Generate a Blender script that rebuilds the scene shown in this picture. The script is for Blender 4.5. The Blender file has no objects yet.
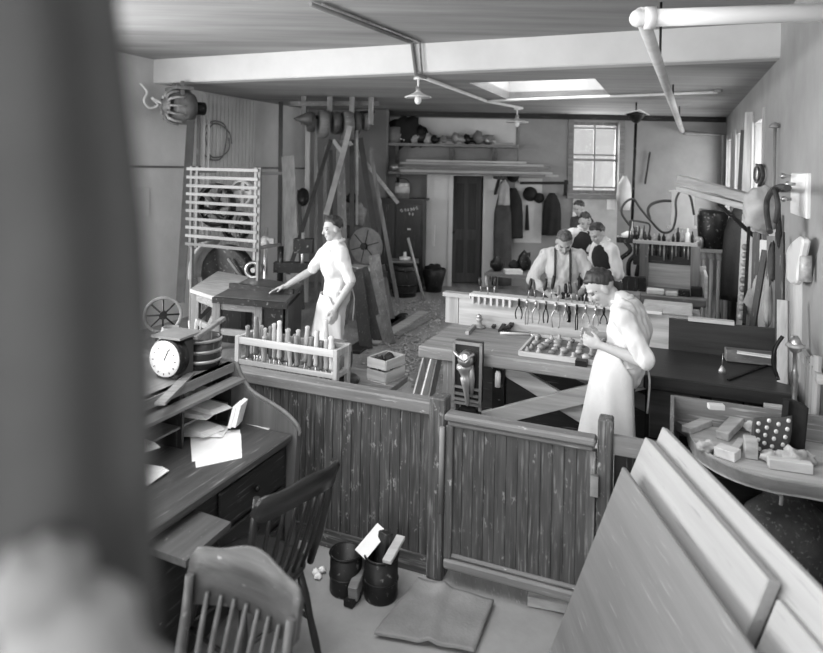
import bpy, math, random
from mathutils import Vector, Matrix, noise
random.seed(11)
SC = bpy.context.scene
COL = SC.collection
R = math.radians
# ---------------------------------------------------------------- geometry of the view
FPX, CX, CY, ROLL, EYE = 645.0, 411.5, 167.0, R(1.1), 2.25
TH = R(22.5); S_, C_ = math.sin(TH), math.cos(TH)      # the room stands turned against the camera
RZ = -TH
def ray(px, py):
    dx, dy = px-CX, py-CY; c, s = math.cos(ROLL), math.sin(ROLL)
    return Vector(((dx*c+dy*s)/FPX, 1.0, -(-dx*s+dy*c)/FPX))
def at(px, py, Y):
    r = ray(px, py)*Y; r.z += EYE; return r
def onz(px, py, z):
    return at(px, py, (z-EYE)/ray(px, py).z)
def onb(px, py, b):
    r = ray(px, py); return at(px, py, b/(r.x*S_+C_))
def ona(px, py, a):
    r = ray(px, py); return at(px, py, a/(r.x*C_-S_))
def W(a, b, z=0.0):                                    # room coordinates (across, along, up)
    return Vector((a*C_+b*S_, -a*S_+b*C_, z))
def AB(p):
    return (p[0]*C_-p[1]*S_, p[0]*S_+p[1]*C_, p[2])
UV_ = Vector((S_, C_, 0)); VV_ = Vector((C_, -S_, 0))
# ---------------------------------------------------------------- materials
MATS = {}
def mat(name, v, rough=.7, metal=0.0, var=.25, scale=4.0, stretch=(1, 1, 1), bump=.15, wear=0.0, wear_v=.5, fine=30.0, spec=.4, rand=.0, coord='Object', speck=0.0, speck_v=.45, speck_s=38.0):
    if name in MATS: return MATS[name]
    m = bpy.data.materials.new(name); m.use_nodes = True
    nt = m.node_tree; N, L = nt.nodes, nt.links
    bs = N['Principled BSDF']
    bs.inputs['Roughness'].default_value = rough; bs.inputs['Metallic'].default_value = metal
    bs.inputs['Specular IOR Level'].default_value = spec
    tc = N.new('ShaderNodeTexCoord'); mp = N.new('ShaderNodeMapping'); mp.inputs['Scale'].default_value = stretch
    L.new(tc.outputs[coord], mp.inputs['Vector'])
    oi = N.new('ShaderNodeObjectInfo')
    ad = N.new('ShaderNodeVectorMath'); ad.operation = 'ADD'
    ml = N.new('ShaderNodeMath'); ml.operation = 'MULTIPLY'; ml.inputs[1].default_value = 17.0
    L.new(oi.outputs['Random'], ml.inputs[0]); L.new(mp.outputs[0], ad.inputs[0]); L.new(ml.outputs[0], ad.inputs[1])
    n1 = N.new('ShaderNodeTexNoise'); n1.inputs['Scale'].default_value = scale; n1.inputs['Detail'].default_value = 5; n1.inputs['Roughness'].default_value = .6
    L.new(ad.outputs[0], n1.inputs['Vector'])
    cr = N.new('ShaderNodeValToRGB'); e = cr.color_ramp.elements
    lo, hi = v*(1-var), v*(1+var)
    e[0].position = .3; e[0].color = (lo, lo, lo, 1); e[1].position = .7; e[1].color = (hi, hi, hi, 1)
    L.new(n1.outputs['Fac'], cr.inputs['Fac'])
    out = cr.outputs['Color']
    n2 = N.new('ShaderNodeTexNoise'); n2.inputs['Scale'].default_value = fine; n2.inputs['Detail'].default_value = 4
    L.new(ad.outputs[0], n2.inputs['Vector'])
    if wear:
        w1 = N.new('ShaderNodeValToRGB'); ee = w1.color_ramp.elements
        ee[0].position = .64-wear*.3; ee[0].color = (0, 0, 0, 1); ee[1].position = .74-wear*.2; ee[1].color = (1, 1, 1, 1)
        L.new(n2.outputs['Fac'], w1.inputs['Fac'])
        mx = N.new('ShaderNodeMixRGB'); mx.inputs[2].default_value = (wear_v, wear_v, wear_v, 1)
        L.new(w1.outputs['Color'], mx.inputs[0]); L.new(out, mx.inputs[1]); out = mx.outputs[0]
    if speck:
        n3 = N.new('ShaderNodeTexNoise'); n3.inputs['Scale'].default_value = speck_s; n3.inputs['Detail'].default_value = 3; n3.inputs['Roughness'].default_value = .7
        mp3 = N.new('ShaderNodeMapping'); mp3.inputs['Scale'].default_value = tuple(1.0 if q > 2 else .45 for q in stretch) if max(stretch) > 2 else (1, 1, 1)
        L.new(tc.outputs[coord], mp3.inputs['Vector']); L.new(mp3.outputs[0], n3.inputs['Vector'])
        w3 = N.new('ShaderNodeValToRGB'); ee = w3.color_ramp.elements
        ee[0].position = .70-speck*.2; ee[0].color = (0, 0, 0, 1); ee[1].position = .78-speck*.15; ee[1].color = (1, 1, 1, 1)
        L.new(n3.outputs['Fac'], w3.inputs['Fac'])
        m3 = N.new('ShaderNodeMixRGB'); m3.inputs[2].default_value = (speck_v, speck_v, speck_v, 1)
        L.new(w3.outputs['Color'], m3.inputs[0]); L.new(out, m3.inputs[1]); out = m3.outputs[0]
    if rand:
        mr = N.new('ShaderNodeMapRange'); mr.inputs[3].default_value = 1-rand; mr.inputs[4].default_value = 1+rand
        L.new(oi.outputs['Random'], mr.inputs[0])
        sc = N.new('ShaderNodeMixRGB'); sc.blend_type = 'MULTIPLY'; sc.inputs[0].default_value = 1
        L.new(out, sc.inputs[1]); L.new(mr.outputs[0], sc.inputs[2]); out = sc.outputs[0]
    L.new(out, bs.inputs['Base Color'])
    if bump:
        bp = N.new('ShaderNodeBump'); bp.inputs['Strength'].default_value = bump; bp.inputs['Distance'].default_value = .01
        L.new(n2.outputs['Fac'], bp.inputs['Height']); L.new(bp.outputs[0], bs.inputs['Normal'])
    MATS[name] = m
    return m
def wood(name, v, ax='x', **k):
    st = {'x': (.9, 14, 14), 'y': (14, .9, 14), 'z': (14, 14, .9)}[ax]
    k.setdefault('scale', 1.4); k.setdefault('fine', 5.0); k.setdefault('rough', .62); k.setdefault('rand', .18); k.setdefault('var', .3)
    return mat(name+'_'+ax, v, stretch=st, **k)
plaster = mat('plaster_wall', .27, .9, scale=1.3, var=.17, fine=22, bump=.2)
plaster_l = mat('plaster_left', .62, .9, scale=1.1, var=.13, fine=22, bump=.2)  # paler plaster copy, its tone making up for weak light on the left wall
plaster_r = mat('plaster_right', .34, .9, scale=1.3, var=.15, fine=22, bump=.2)  # plaster copy raised in tone for the daylight falling on the right wall
ceil_m = mat('ceiling_boards', .31, .85, scale=1.2, var=.22, stretch=(.35, 3, 1), fine=9, bump=.15)
white_p = mat('whitewash', .63, .7, var=.07, scale=1.8, bump=.08)
trim_m = mat('trim_paint', .40, .6, var=.12, scale=3)
floor_m = mat('plank_floor', .25, .85, scale=1.6, var=.35, stretch=(3.2, .6, 1), fine=26, bump=.3, wear=.18, wear_v=.42)
off_floor = mat('office_floor', .27, .8, scale=2.4, var=.2, fine=30, bump=.15)
dk = {a: wood('dark_wood', .02, a, rough=.42, wear=.08, wear_v=.12, speck=.1, speck_v=.2) for a in 'xyz'}
old = {a: wood('worn_wood', .075, a, rough=.6, wear=.22, wear_v=.20, var=.5, scale=3.0, fine=6.0, speck=.42, speck_v=.34, speck_s=26) for a in 'xyz'}
mid = {a: wood('mid_wood', .17, a, rough=.6, wear=.1, wear_v=.35, speck=.15) for a in 'xyz'}
lt = {a: wood('pale_wood', .42, a, rough=.6) for a in 'xyz'}
vlt = {a: wood('fresh_wood', .58, a, rough=.6, var=.14) for a in 'xyz'}
iron = mat('dark_iron', .018, .45, .5, var=.35, scale=9, wear=.06, wear_v=.2)
steel = mat('bright_steel', .45, .32, .85, var=.25, scale=12)
castm = mat('grey_castings', .34, .5, .2, var=.4, scale=20, rand=.35)
tin = mat('tin_plate', .42, .38, .6, var=.2, scale=8)
enamel = mat('white_enamel', .78, .35, var=.04, scale=3, bump=0)
pipe_w = mat('white_pipe', .74, .6, var=.1, scale=6)
pipe_g = mat('grey_pipe', .18, .6, var=.15, scale=6)
belt_d = mat('dark_belting', .04, .7, var=.3, scale=6)
belt_l = mat('pale_belting', .30, .75, var=.25, scale=5)
rubber = mat('dark_hose', .05, .6, var=.2)
paper = mat('paper_sheet', .84, .9, var=.06, scale=9, bump=.05)
paper_g = mat('greyed_paper', .52, .9, var=.12, scale=4, bump=.05)
cloth_w = mat('white_cotton', .64, .95, var=.06, scale=5, fine=60, bump=.2)
cloth_s = mat('striped_shirt', .60, .95, var=.12, scale=9, stretch=(6, 6, .3), fine=40, bump=.2)
cloth_d = mat('dark_coat', .017, .95, var=.3, scale=5, fine=50, bump=.3)
cloth_m = mat('grey_coat', .06, .95, var=.3, scale=5, fine=50, bump=.3)
cloth_p = mat('pale_cloth', .30, .95, var=.25, scale=4, fine=30, bump=.3)
canvas = mat('sack_canvas', .13, .95, var=.4, scale=6, fine=40, bump=.4, wear=.2, wear_v=.3)
matting = mat('floor_matting', .23, .95, var=.2, scale=4, fine=70, bump=.4)
leather = mat('pale_leather', .36, .65, var=.25, scale=5)
skin = mat('skin_tone', .40, .6, var=.08, scale=7, bump=.05)
hair_d = mat('dark_hair', .035, .5, var=.75, scale=45, stretch=(1, 1, .4), fine=50, bump=.5)  # wide tone swing paints highlights into the strands
hair_m = mat('grey_hair', .10, .6, var=.7, scale=45, fine=50, bump=.5)  # highlights put into the colour here too
shav = mat('shavings', .46, .9, var=.3, scale=12, rand=.2)
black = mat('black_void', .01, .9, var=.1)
stone = mat('grindstone', .16, .9, var=.25, scale=9, fine=40, bump=.4)
def glass(name, v=.9):
    m = bpy.data.materials.new(name); m.use_nodes = True
    nt = m.node_tree; N, L = nt.nodes, nt.links; N.remove(N['Principled BSDF'])
    t = N.new('ShaderNodeBsdfTransparent'); t.inputs[0].default_value = (v, v, v, 1)
    g = N.new('ShaderNodeBsdfGlossy'); g.inputs['Roughness'].default_value = .05
    mx = N.new('ShaderNodeMixShader'); mx.inputs[0].default_value = .07
    L.new(t.outputs[0], mx.inputs[1]); L.new(g.outputs[0], mx.inputs[2]); L.new(mx.outputs[0], N['Material Output'].inputs[0])
    return m
pane_m = glass('window_glass')
# ---------------------------------------------------------------- mesh builder
class MB:
    def __init__(s): s.v = []; s.f = []; s.sm = []
    def add(s, vs, fs, smooth=False):
        o = len(s.v); s.v += [Vector(v) for v in vs]
        s.f += [[i+o for i in f] for f in fs]; s.sm += [smooth]*len(fs); return s
    def box(s, x0, x1, y0, y1, z0, z1, M=None):
        vs = [Vector((x, y, z)) for z in (z0, z1) for y in (y0, y1) for x in (x0, x1)]
        if M: vs = [M @ v for v in vs]
        return s.add(vs, [(0, 2, 3, 1), (4, 5, 7, 6), (0, 1, 5, 4), (2, 6, 7, 3), (0, 4, 6, 2), (1, 3, 7, 5)])
    def bar(s, p, q, w, t, up=(0, 0, 1)):                # rectangular bar, w sideways, t along up
        p, q = Vector(p), Vector(q); d = (q-p).normalized(); up = Vector(up)
        sd = d.cross(up)
        if sd.length < 1e-4: sd = d.cross(Vector((1, 0, 0)))
        sd.normalize(); u = sd.cross(d); sd = sd*w/2; u = u*t/2
        return s.add([p-sd-u, p+sd-u, p+sd+u, p-sd+u, q-sd-u, q+sd-u, q+sd+u, q-sd+u],
                     [(0, 1, 2, 3), (7, 6, 5, 4), (0, 4, 5, 1), (1, 5, 6, 2), (2, 6, 7, 3), (3, 7, 4, 0)])
    def loft(s, rings, close=True, cap=True, smooth=True):
        n = len(rings[0]); o = len(s.v)
        for r in rings: s.v += [Vector(p) for p in r]
        for i in range(len(rings)-1):
            for j in range(n if close else n-1):
                k = (j+1) % n
                s.f.append([o+i*n+j, o+i*n+k, o+(i+1)*n+k, o+(i+1)*n+j]); s.sm.append(smooth)
        if cap:
            s.f.append([o+j for j in range(n)][::-1]); s.sm.append(False)
            s.f.append([o+(len(rings)-1)*n+j for j in range(n)]); s.sm.append(False)
        return s
    def cyl(s, p, q, r0, r1=None, n=14, cap=True):
        return s.tube([p, q], [r0, r0 if r1 is None else r1], n, cap)
    def tube(s, pts, r, n=8, cap=True, closed=False):
        pts = [Vector(p) for p in pts]
        if not isinstance(r, (list, tuple)): r = [r]*len(pts)
        rings = []; ref = None
        for i, p in enumerate(pts):
            a = pts[(i-1) % len(pts)] if closed else pts[max(i-1, 0)]
            b = pts[(i+1) % len(pts)] if closed else pts[min(i+1, len(pts)-1)]
            d = (b-a).normalized()
            if ref is None: ref = Vector((0, 0, 1)) if abs(d.z) < .9 else Vector((1, 0, 0))
            sd = d.cross(ref).normalized(); u = sd.cross(d).normalized(); ref = u
            rings.append([p+(sd*math.cos(2*math.pi*j/n)+u*math.sin(2*math.pi*j/n))*r[i] for j in range(n)])
        if closed: rings.append(rings[0])
        return s.loft(rings, True, cap and not closed)
    def lathe(s, prof, o=(0, 0, 0), n=20, axis='z', M=None, cap=True):
        rings = []
        for r, z in prof:
            ring = []
            for j in range(n):
                t = 2*math.pi*j/n; x, y = r*math.cos(t), r*math.sin(t)
                v = Vector((x, y, z)) if axis == 'z' else Vector((z, x, y)) if axis == 'x' else Vector((y, z, x))
                if M: v = M @ v
                ring.append(v+Vector(o))
            rings.append(ring)
        return s.loft(rings, True, cap)
    def ell(s, c, r, n=14, m=9, M=None, jit=0.0):
        if not isinstance(r, (list, tuple)): r = (r, r, r)
        c = Vector(c); rings = []; ph = random.random()*50
        for i in range(m+1):
            a = math.pi*i/m; a = min(max(a, .04), math.pi-.04)
            ring = []
            for j in range(n):
                t = 2*math.pi*j/n
                v = Vector((math.sin(a)*math.cos(t), math.sin(a)*math.sin(t), -math.cos(a)))
                k = 1+jit*noise.noise(v*2.2+Vector((ph, 0, 0))) if jit else 1
                v = Vector((v.x*r[0]*k, v.y*r[1]*k, v.z*r[2]*k))
                if M: v = M @ v
                ring.append(c+v)
            rings.append(ring)
        return s.loft(rings)
    def poly(s, pts, off):                               # a polygon pushed along off
        pts = [Vector(p) for p in pts]; off = Vector(off); n = len(pts)
        vs = pts+[p+off for p in pts]
        return s.add(vs, [tuple(range(n))[::-1], tuple(range(n, 2*n))]+[(i, (i+1) % n, n+(i+1) % n, n+i) for i in range(n)])
    def sheet(s, fn, nu, nv, t=None):                    # curved sheet with thickness t along its normals
        P = [[Vector(fn(i/nu, j/nv)) for j in range(nv+1)] for i in range(nu+1)]
        def nrm(i, j):
            a = P[min(i+1, nu)][j]-P[max(i-1, 0)][j]; b = P[i][min(j+1, nv)]-P[i][max(j-1, 0)]
            c = a.cross(b); return c.normalized() if c.length > 1e-9 else Vector((0, 0, 1))
        t = t or .003
        o = len(s.v); K = (nu+1)*(nv+1)
        for i in range(nu+1):
            for j in range(nv+1): s.v.append(P[i][j])
        for i in range(nu+1):
            for j in range(nv+1): s.v.append(P[i][j]-nrm(i, j)*t)
        ix = lambda i, j, k=0: o+k*K+i*(nv+1)+j
        for i in range(nu):
            for j in range(nv):
                s.f.append([ix(i, j), ix(i+1, j), ix(i+1, j+1), ix(i, j+1)]); s.sm.append(True)
                s.f.append([ix(i, j+1, 1), ix(i+1, j+1, 1), ix(i+1, j, 1), ix(i, j, 1)]); s.sm.append(True)
        for i in range(nu):
            for j in (0, nv): s.f.append([ix(i, j), ix(i+1, j), ix(i+1, j, 1), ix(i, j, 1)]); s.sm.append(False)
        for j in range(nv):
            for i in (0, nu): s.f.append([ix(i, j), ix(i, j+1), ix(i, j+1, 1), ix(i, j, 1)]); s.sm.append(False)
        return s
def mesh_of(mb, name, m, M=None):
    me = bpy.data.meshes.new(name)
    vs = [M @ v for v in mb.v] if M else mb.v
    me.from_pydata([tuple(v) for v in vs], [], mb.f); me.update()
    me.polygons.foreach_set('use_smooth', mb.sm)
    import bmesh
    b = bmesh.new(); b.from_mesh(me); bmesh.ops.recalc_face_normals(b, faces=b.faces); b.to_mesh(me); b.free()
    me.materials.append(m); return me
XF = {}
def part(name, mb, m, parent, label=None, bevel=0.0, world=False):
    """one mesh under its thing; world=True when the shape is given in world coordinates"""
    M = XF[parent].inverted() if world else None
    o = bpy.data.objects.new(name, mesh_of(mb, name, m, M)); COL.objects.link(o); o.parent = parent
    XF[o] = XF[parent]
    if label: o['label'] = label
    if bevel: bev(o, bevel)
    return o
def bev(o, w):
    b = o.modifiers.new('edge', 'BEVEL'); b.width = w; b.segments = 1; b.limit_method = 'ANGLE'; b.angle_limit = R(40)
def tag(o, label, cat, group=None):
    o['label'] = label; o['category'] = cat
    if group: o['group'] = group
    return o
def thing(name, label, cat, loc=(0, 0, 0), rz=0.0, group=None):
    o = bpy.data.objects.new(name, None); COL.objects.link(o); o.empty_display_size = .1
    o.location = loc; o.rotation_euler = (0, 0, rz); XF[o] = Matrix.Translation(Vector(loc)) @ Matrix.Rotation(rz, 4, 'Z')
    return tag(o, label, cat, group)
def solo(name, mb, m, label, cat, group=None, bevel=0.0, rz=0.0):
    """a thing that is one mesh, given in world coordinates; its origin goes to the middle of its base"""
    lo = [min(v[i] for v in mb.v) for i in range(3)]; hi = [max(v[i] for v in mb.v) for i in range(3)]
    L = Vector(((lo[0]+hi[0])/2, (lo[1]+hi[1])/2, lo[2]))
    M = Matrix.Translation(L) @ Matrix.Rotation(rz, 4, 'Z')
    o = bpy.data.objects.new(name, mesh_of(mb, name, m, M.inverted())); COL.objects.link(o)
    o.location = L; o.rotation_euler = (0, 0, rz); XF[o] = M
    if bevel: bev(o, bevel)
    return tag(o, label, cat, group)
def struct(name, mb, m, bevel=0.0, parent=None):
    o = bpy.data.objects.new(name, mesh_of(mb, name, m)); COL.objects.link(o); XF[o] = Matrix.Identity(4)
    if parent: o.parent = parent
    else: o['kind'] = 'structure'
    if bevel: bev(o, bevel)
    return o
def dup(root, loc, rz=None, label=None, scale=None, rot=None):
    r = root.copy(); COL.objects.link(r); r.location = loc
    if rz is not None: r.rotation_euler = (0, 0, rz)
    if rot is not None: r.rotation_euler = rot
    if scale: r.scale = scale if isinstance(scale, (tuple, list)) else (scale,)*3
    if label: r['label'] = label
    for ch in list(root.children):
        c = ch.copy(); COL.objects.link(c); c.parent = r
        for g in ch.children:
            d = g.copy(); COL.objects.link(d); d.parent = c
    return r
RM = Matrix.Rotation(RZ, 4, 'Z')                       # room frame
ORD = ('first second third fourth fifth sixth seventh eighth ninth tenth eleventh twelfth thirteenth fourteenth fifteenth sixteenth seventeenth '
       'eighteenth nineteenth twentieth twenty-first twenty-second twenty-third twenty-fourth twenty-fifth twenty-sixth twenty-seventh twenty-eighth twenty-ninth thirtieth').split()
def arc(c, ru, rv, u, v, a0, a1, n=24):
    c, u, v = Vector(c), Vector(u), Vector(v)
    return [c+u*ru*math.cos(a0+(a1-a0)*i/n)+v*rv*math.sin(a0+(a1-a0)*i/n) for i in range(n+1)]
def spline(P, n=8):
    P = [Vector(p) for p in P]; out = []
    for i in range(len(P)-1):
        a, b, c, d = P[max(i-1, 0)], P[i], P[i+1], P[min(i+2, len(P)-1)]
        for k in range(n):
            t = k/n
            out.append(.5*((2*b)+(c-a)*t+(2*a-5*b+4*c-d)*t*t+(3*b-a-3*c+d)*t**3))
    return out+[P[-1]]
# ================================================================ THE SETTING
AR, AL, BR, ZC, YB, ZN, BB = .84, -6.6, -2.6, 3.32, 12.4, 3.64, 6.75       # right and left walls, rear wall, ceiling, back wall
def rbox(mb, a0, a1, b0, b1, z0, z1): return mb.box(a0, a1, b0, b1, z0, z1, RM)
def wall_segments(mb, fixed, lo, hi, holes, along):     # a wall along b (or a) with rectangular openings
    f0, f1 = fixed
    put = (lambda u0, u1, z0, z1: rbox(mb, f0, f1, u0, u1, z0, z1)) if along == 'b' else (lambda u0, u1, z0, z1: rbox(mb, u0, u1, f0, f1, z0, z1))
    p = lo
    for u0, u1, z0, z1 in sorted(holes):
        put(p, u0, 0, ZN+.1); put(u0, u1, 0, z0); put(u0, u1, z1, ZN+.1); p = u1
    put(p, hi, 0, ZN+.1)
RW = [(7.86, 8.87, .95, 2.86), (10.25, 11.35, .95, 2.86), (12.35, 13.4, .95, 2.86)]
LW = [(.2, 2.0, .9, 3.0), (2.6, 4.3, .9, 3.0)]
BW = [(-5.6, -3.9, 1.0, 3.15), (-3.3, -1.6, 1.0, 3.15), (-1.0, .5, 1.0, 3.15)]
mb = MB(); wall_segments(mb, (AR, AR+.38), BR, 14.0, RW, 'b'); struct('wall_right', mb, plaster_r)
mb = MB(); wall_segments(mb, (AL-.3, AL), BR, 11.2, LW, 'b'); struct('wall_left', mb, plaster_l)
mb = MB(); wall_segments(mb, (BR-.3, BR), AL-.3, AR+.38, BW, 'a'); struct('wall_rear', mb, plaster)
WX0, WX1, WZ0, WZ1 = 3.10, 3.98, 1.80, 3.19             # window in the back wall
DX0, DX1, DZ = .80, 1.37, 2.10                          # door opening
mb = MB(); Y0, Y1 = YB, YB+.3
mb.box(-2.6, DX0, Y0, Y1, 0, ZC); mb.box(DX0, DX1, Y0, Y1, DZ, ZC); mb.box(DX1, WX0, Y0, Y1, 0, ZC)
mb.box(WX0, WX1, Y0, Y1, 0, WZ0); mb.box(WX0, WX1, Y0, Y1, WZ1, ZC); mb.box(WX1, 6.5, Y0, Y1, 0, ZC)
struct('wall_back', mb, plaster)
mb = MB(); mb.box(DX0-.3, DX1+.3, YB+.9, YB+1.0, 0, 2.6); mb.box(DX0-.35, DX0-.25, YB+.3, YB+.95, 0, 2.6); mb.box(DX1+.25, DX1+.35, YB+.3, YB+.95, 0, 2.6); mb.box(DX0-.35, DX1+.35, YB+.3, YB+1, 2.6, 2.7)
struct('wall_passage', mb, dk['z'])
mb = MB(); mb.box(-1.06, -.44, YB-.55, YB, 0, ZC); struct('trim_1', mb, mat('chimney_plaster', .20, .9, var=.15, scale=1.5, fine=22), .03)    # chimney breast
# floor: shop planks beyond the partition, bare boards on the office side
mb = MB(); rbox(mb, AL-.3, AR+.4, 3.32, 15.5, -.1, 0); struct('floor', mb, floor_m)
mb = MB(); rbox(mb, AL-.3, AR+.4, BR-.3, 3.32, -.1, 0); struct('floor_office', mb, off_floor)
# ceiling with a boxed skylight
SA0, SA1, SB0, SB1 = -2.45, -.92, 7.75, 9.8
mb = MB()
OA0, OA1, OB0, OB1 = -3.3, -.7, .3, 2.9                  # unseen opening added over the office to brighten it from above
rbox(mb, AL-.3, AR+.4, BR-.3, OB0, ZN, ZN+.12); rbox(mb, AL-.3, AR+.4, OB1, BB, ZN, ZN+.12); rbox(mb, AL-.3, OA0, OB0, OB1, ZN, ZN+.12); rbox(mb, OA1, AR+.4, OB0, OB1, ZN, ZN+.12); rbox(mb, AL-.3, AR+.4, BB, SB0, ZC, ZC+.12); rbox(mb, AL-.3, AR+.4, SB1, 15.5, ZC, ZC+.12)
rbox(mb, AL-.3, SA0, SB0, SB1, ZC, ZC+.12); rbox(mb, SA1, AR+.4, SB0, SB1, ZC, ZC+.12)
struct('ceiling', mb, ceil_m)
mb = MB()
for a0, a1, b0, b1 in ((SA0-.04, SA0, SB0, SB1), (SA1, SA1+.04, SB0, SB1), (SA0-.04, SA1+.04, SB0-.04, SB0), (SA0-.04, SA1+.04, SB1, SB1+.04)):
    rbox(mb, a0, a1, b0, b1, ZC+.001, ZC+.75)
struct('trim_2', mb, mat('curb_boards', .42, .8, var=.12, scale=2))                           # skylight curb
mb = MB(); 
for k in range(4): rbox(mb, SA0+(SA1-SA0)*k/3-.02, SA0+(SA1-SA0)*k/3+.02, SB0, SB1, ZC+.70, ZC+.74)
for k in range(5): rbox(mb, OA0+(OA1-OA0)*k/4-.02, OA0+(OA1-OA0)*k/4+.02, OB0, OB1, ZN+.05, ZN+.09)  # glazing bars of the added office opening
sk = struct('window_1', mb, white_p); g = MB(); rbox(g, OA0, OA1, OB0, OB1, ZN+.095, ZN+.105); struct('pane', g, pane_m, parent=sk); g = MB(); rbox(g, SA0, SA1, SB0, SB1, ZC+.735, ZC+.745); struct('pane', g, pane_m, parent=sk)
mb = MB(); rbox(mb, AL-.02, AR+.02, BB-.02, BB+.2, ZC-.005, ZN+.02); struct('trim_3', mb, white_p, .015)      # whitewashed step in the ceiling
# windows
def window(n, frame, P, u, nrm, w, h, cols, rows, m=trim_m, th=.05):
    """sash window: P lower corner, u along the opening, nrm outwards"""
    mb = MB(); P, u, nrm = Vector(P), Vector(u), Vector(nrm); z = Vector((0, 0, 1))
    for k in range(2):
        mb.bar(P+u*(k*w), P+u*(k*w)+z*h, .07, th, nrm); 
    for k in range(2): mb.bar(P+z*(k*h), P+u*w+z*(k*h), .08, th, nrm) if False else mb.bar(P+z*(.035+k*(h-.07)), P+u*w+z*(.035+k*(h-.07)), .045, .07)
    for k in range(1, cols): mb.bar(P+u*(w*k/cols), P+u*(w*k/cols)+z*h, .03, .03, nrm)
    for fr, t in rows: mb.bar(P+z*(h*fr), P+u*w+z*(h*fr), .04, t)
    f = struct('window_%d' % n, mb, m)
    g = MB(); g.bar(P+z*.02+u*(w/2)+nrm*.012, P+z*(h-.02)+u*(w/2)+nrm*.012, w-.04, .006, nrm)
    struct('pane', g, pane_m, parent=f); return f
window(2, None, (WX0, YB+.12, WZ0), (1, 0, 0), (0, 1, 0), WX1-WX0, WZ1-WZ0, 2, [(.09, .03), (.47, .045), (.54, .03), (.91, .03)], mid['z'])
for i, (b0, b1, z0, z1) in enumerate(RW): window(3+i, None, W(AR+.30, b0, z0), UV_, VV_, b1-b0, z1-z0, 2, [(.33, .03), (.5, .05), (.66, .03)], trim_m)
for i, (b0, b1, z0, z1) in enumerate(LW): window(6+i, None, W(AL-.2, b0, z0), UV_, -VV_, b1-b0, z1-z0, 3, [(.5, .05)])
for i, (a0, a1, z0, z1) in enumerate(BW): window(8+i, None, W(a0, BR-.2, z0), VV_, -UV_, a1-a0, z1-z0, 3, [(.5, .05)])
mb = MB(); mb.box(WX0-.12, WX1+.14, YB-.1, YB+.02, WZ0-.09, WZ0); mb.box(WX0-.1, WX0, YB-.03, YB+.02, WZ0, ZC-.04); mb.box(WX1, WX1+.1, YB-.03, YB+.02, WZ0, ZC-.04)
struct('trim_4', mb, mid['x'])                          # sill and casing of the back window
mb = MB()
for b0, b1, z0, z1 in RW:
    rbox(mb, AR-.02, AR+.02, b0-.1, b0, z0, z1+.1); rbox(mb, AR-.02, AR+.02, b1, b1+.1, z0, z1+.1); rbox(mb, AR-.06, AR+.3, b0-.05, b1+.05, z0-.06, z0)
struct('trim_5', mb, trim_m)
# door between pale pilasters
d = thing('door', 'closed dark four-panel door between pale pilasters in the back wall', 'door', (DX1, YB+.2, 0)); d.name = 'door_1'; d['kind'] = 'structure'
for k in ('label', 'category'): del d[k]
mb = MB(); mb.box(-.57, 0, 0, .035, .02, 2.08)
part('door_leaf', mb, wood('door_wood', .055, 'z', rand=0), d)
mb = MB()
for x0, x1 in ((-.57, -.48), (-.325, -.25), (-.09, 0)): mb.box(x0, x1, -.02, 0, .02, 2.08)
for z0, z1 in ((.02, .2), (.85, 1.05), (1.95, 2.08)): mb.box(-.57, 0, -.018, 0, z0, z1)
part('door_rail', mb, wood('door_rail', .085, 'z', rand=0), d)
mb = MB(); mb.ell((-.53, -.05, 1.0), .03); part('door_knob', mb, iron, d)
mb = MB(); mb.box(.36, DX0, YB-.14, YB+.1, 0, 2.2); mb.box(DX1, 1.72, YB-.14, YB+.1, 0, 2.2); mb.box(.36, 1.72, YB-.16, YB+.02, DZ, 2.2)
mb.box(.30, .40, YB-.2, YB, 0, 2.22); mb.box(.72, .80, YB-.17, YB, 0, 2.12); mb.box(1.37, 1.44, YB-.17, YB, 0, 2.12)
struct('trim_6', mb, plaster_l)                         # pilasters beside the door
mb = MB(); rbox(mb, AL, AL+.02, 5.0, 11.0, 2.17, 2.2); struct('trim_7', mb, mid['y'])      # thin rail along the left wall
mb = MB(); rbox(mb, AL-.01, AL+.03, 7.7, 9.0, .9, ZC-.02)
for k in range(14): rbox(mb, AL+.03, AL+.045, 7.72+k*.092, 7.79+k*.092, .9, ZC-.03)
struct('trim_8', mb, white_p)                           # pale beaded panelling behind the hose
# ================================================================ CAMERA AND LIGHT
cam = bpy.data.cameras.new('camera'); co = bpy.data.objects.new('camera', cam); COL.objects.link(co)
co.matrix_world = Matrix.Translation((0, 0, EYE)) @ Matrix.Rotation(R(90), 4, 'X') @ Matrix.Rotation(ROLL, 4, 'Z')
cam.sensor_fit = 'HORIZONTAL'; cam.sensor_width = 36; cam.lens = 36*FPX/823
cam.shift_x = 0; cam.shift_y = (CY-326.5)/823; cam.clip_start = .02; cam.clip_end = 200
cam.dof.use_dof = True; cam.dof.focus_distance = 4.6; cam.dof.aperture_fstop = (36*FPX/823)/1000/.0150
SC.camera = co
wd = bpy.data.worlds.new('World'); SC.world = wd; wd.use_nodes = True
bg = wd.node_tree.nodes['Background']; bg.inputs[0].default_value = (.9, .9, .9, 1); bg.inputs[1].default_value = .62
def area(name, p, d, sx, sy, watts, spread=180):
    l = bpy.data.lights.new(name, 'AREA'); l.shape = 'RECTANGLE'; l.size = sx; l.size_y = sy; l.energy = watts; l.spread = R(spread)
    o = bpy.data.objects.new(name, l); COL.objects.link(o); o.location = p
    o.rotation_euler = Vector(d).to_track_quat('-Z', 'Y').to_euler(); return o
for i, (a0, a1, z0, z1) in enumerate(BW): area('rear_daylight', W((a0+a1)/2, BR-.06, (z0+z1)/2), UV_+Vector((0, 0, -.12)), a1-a0-.1, z1-z0-.1, (90, 70, 45)[i])
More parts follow.
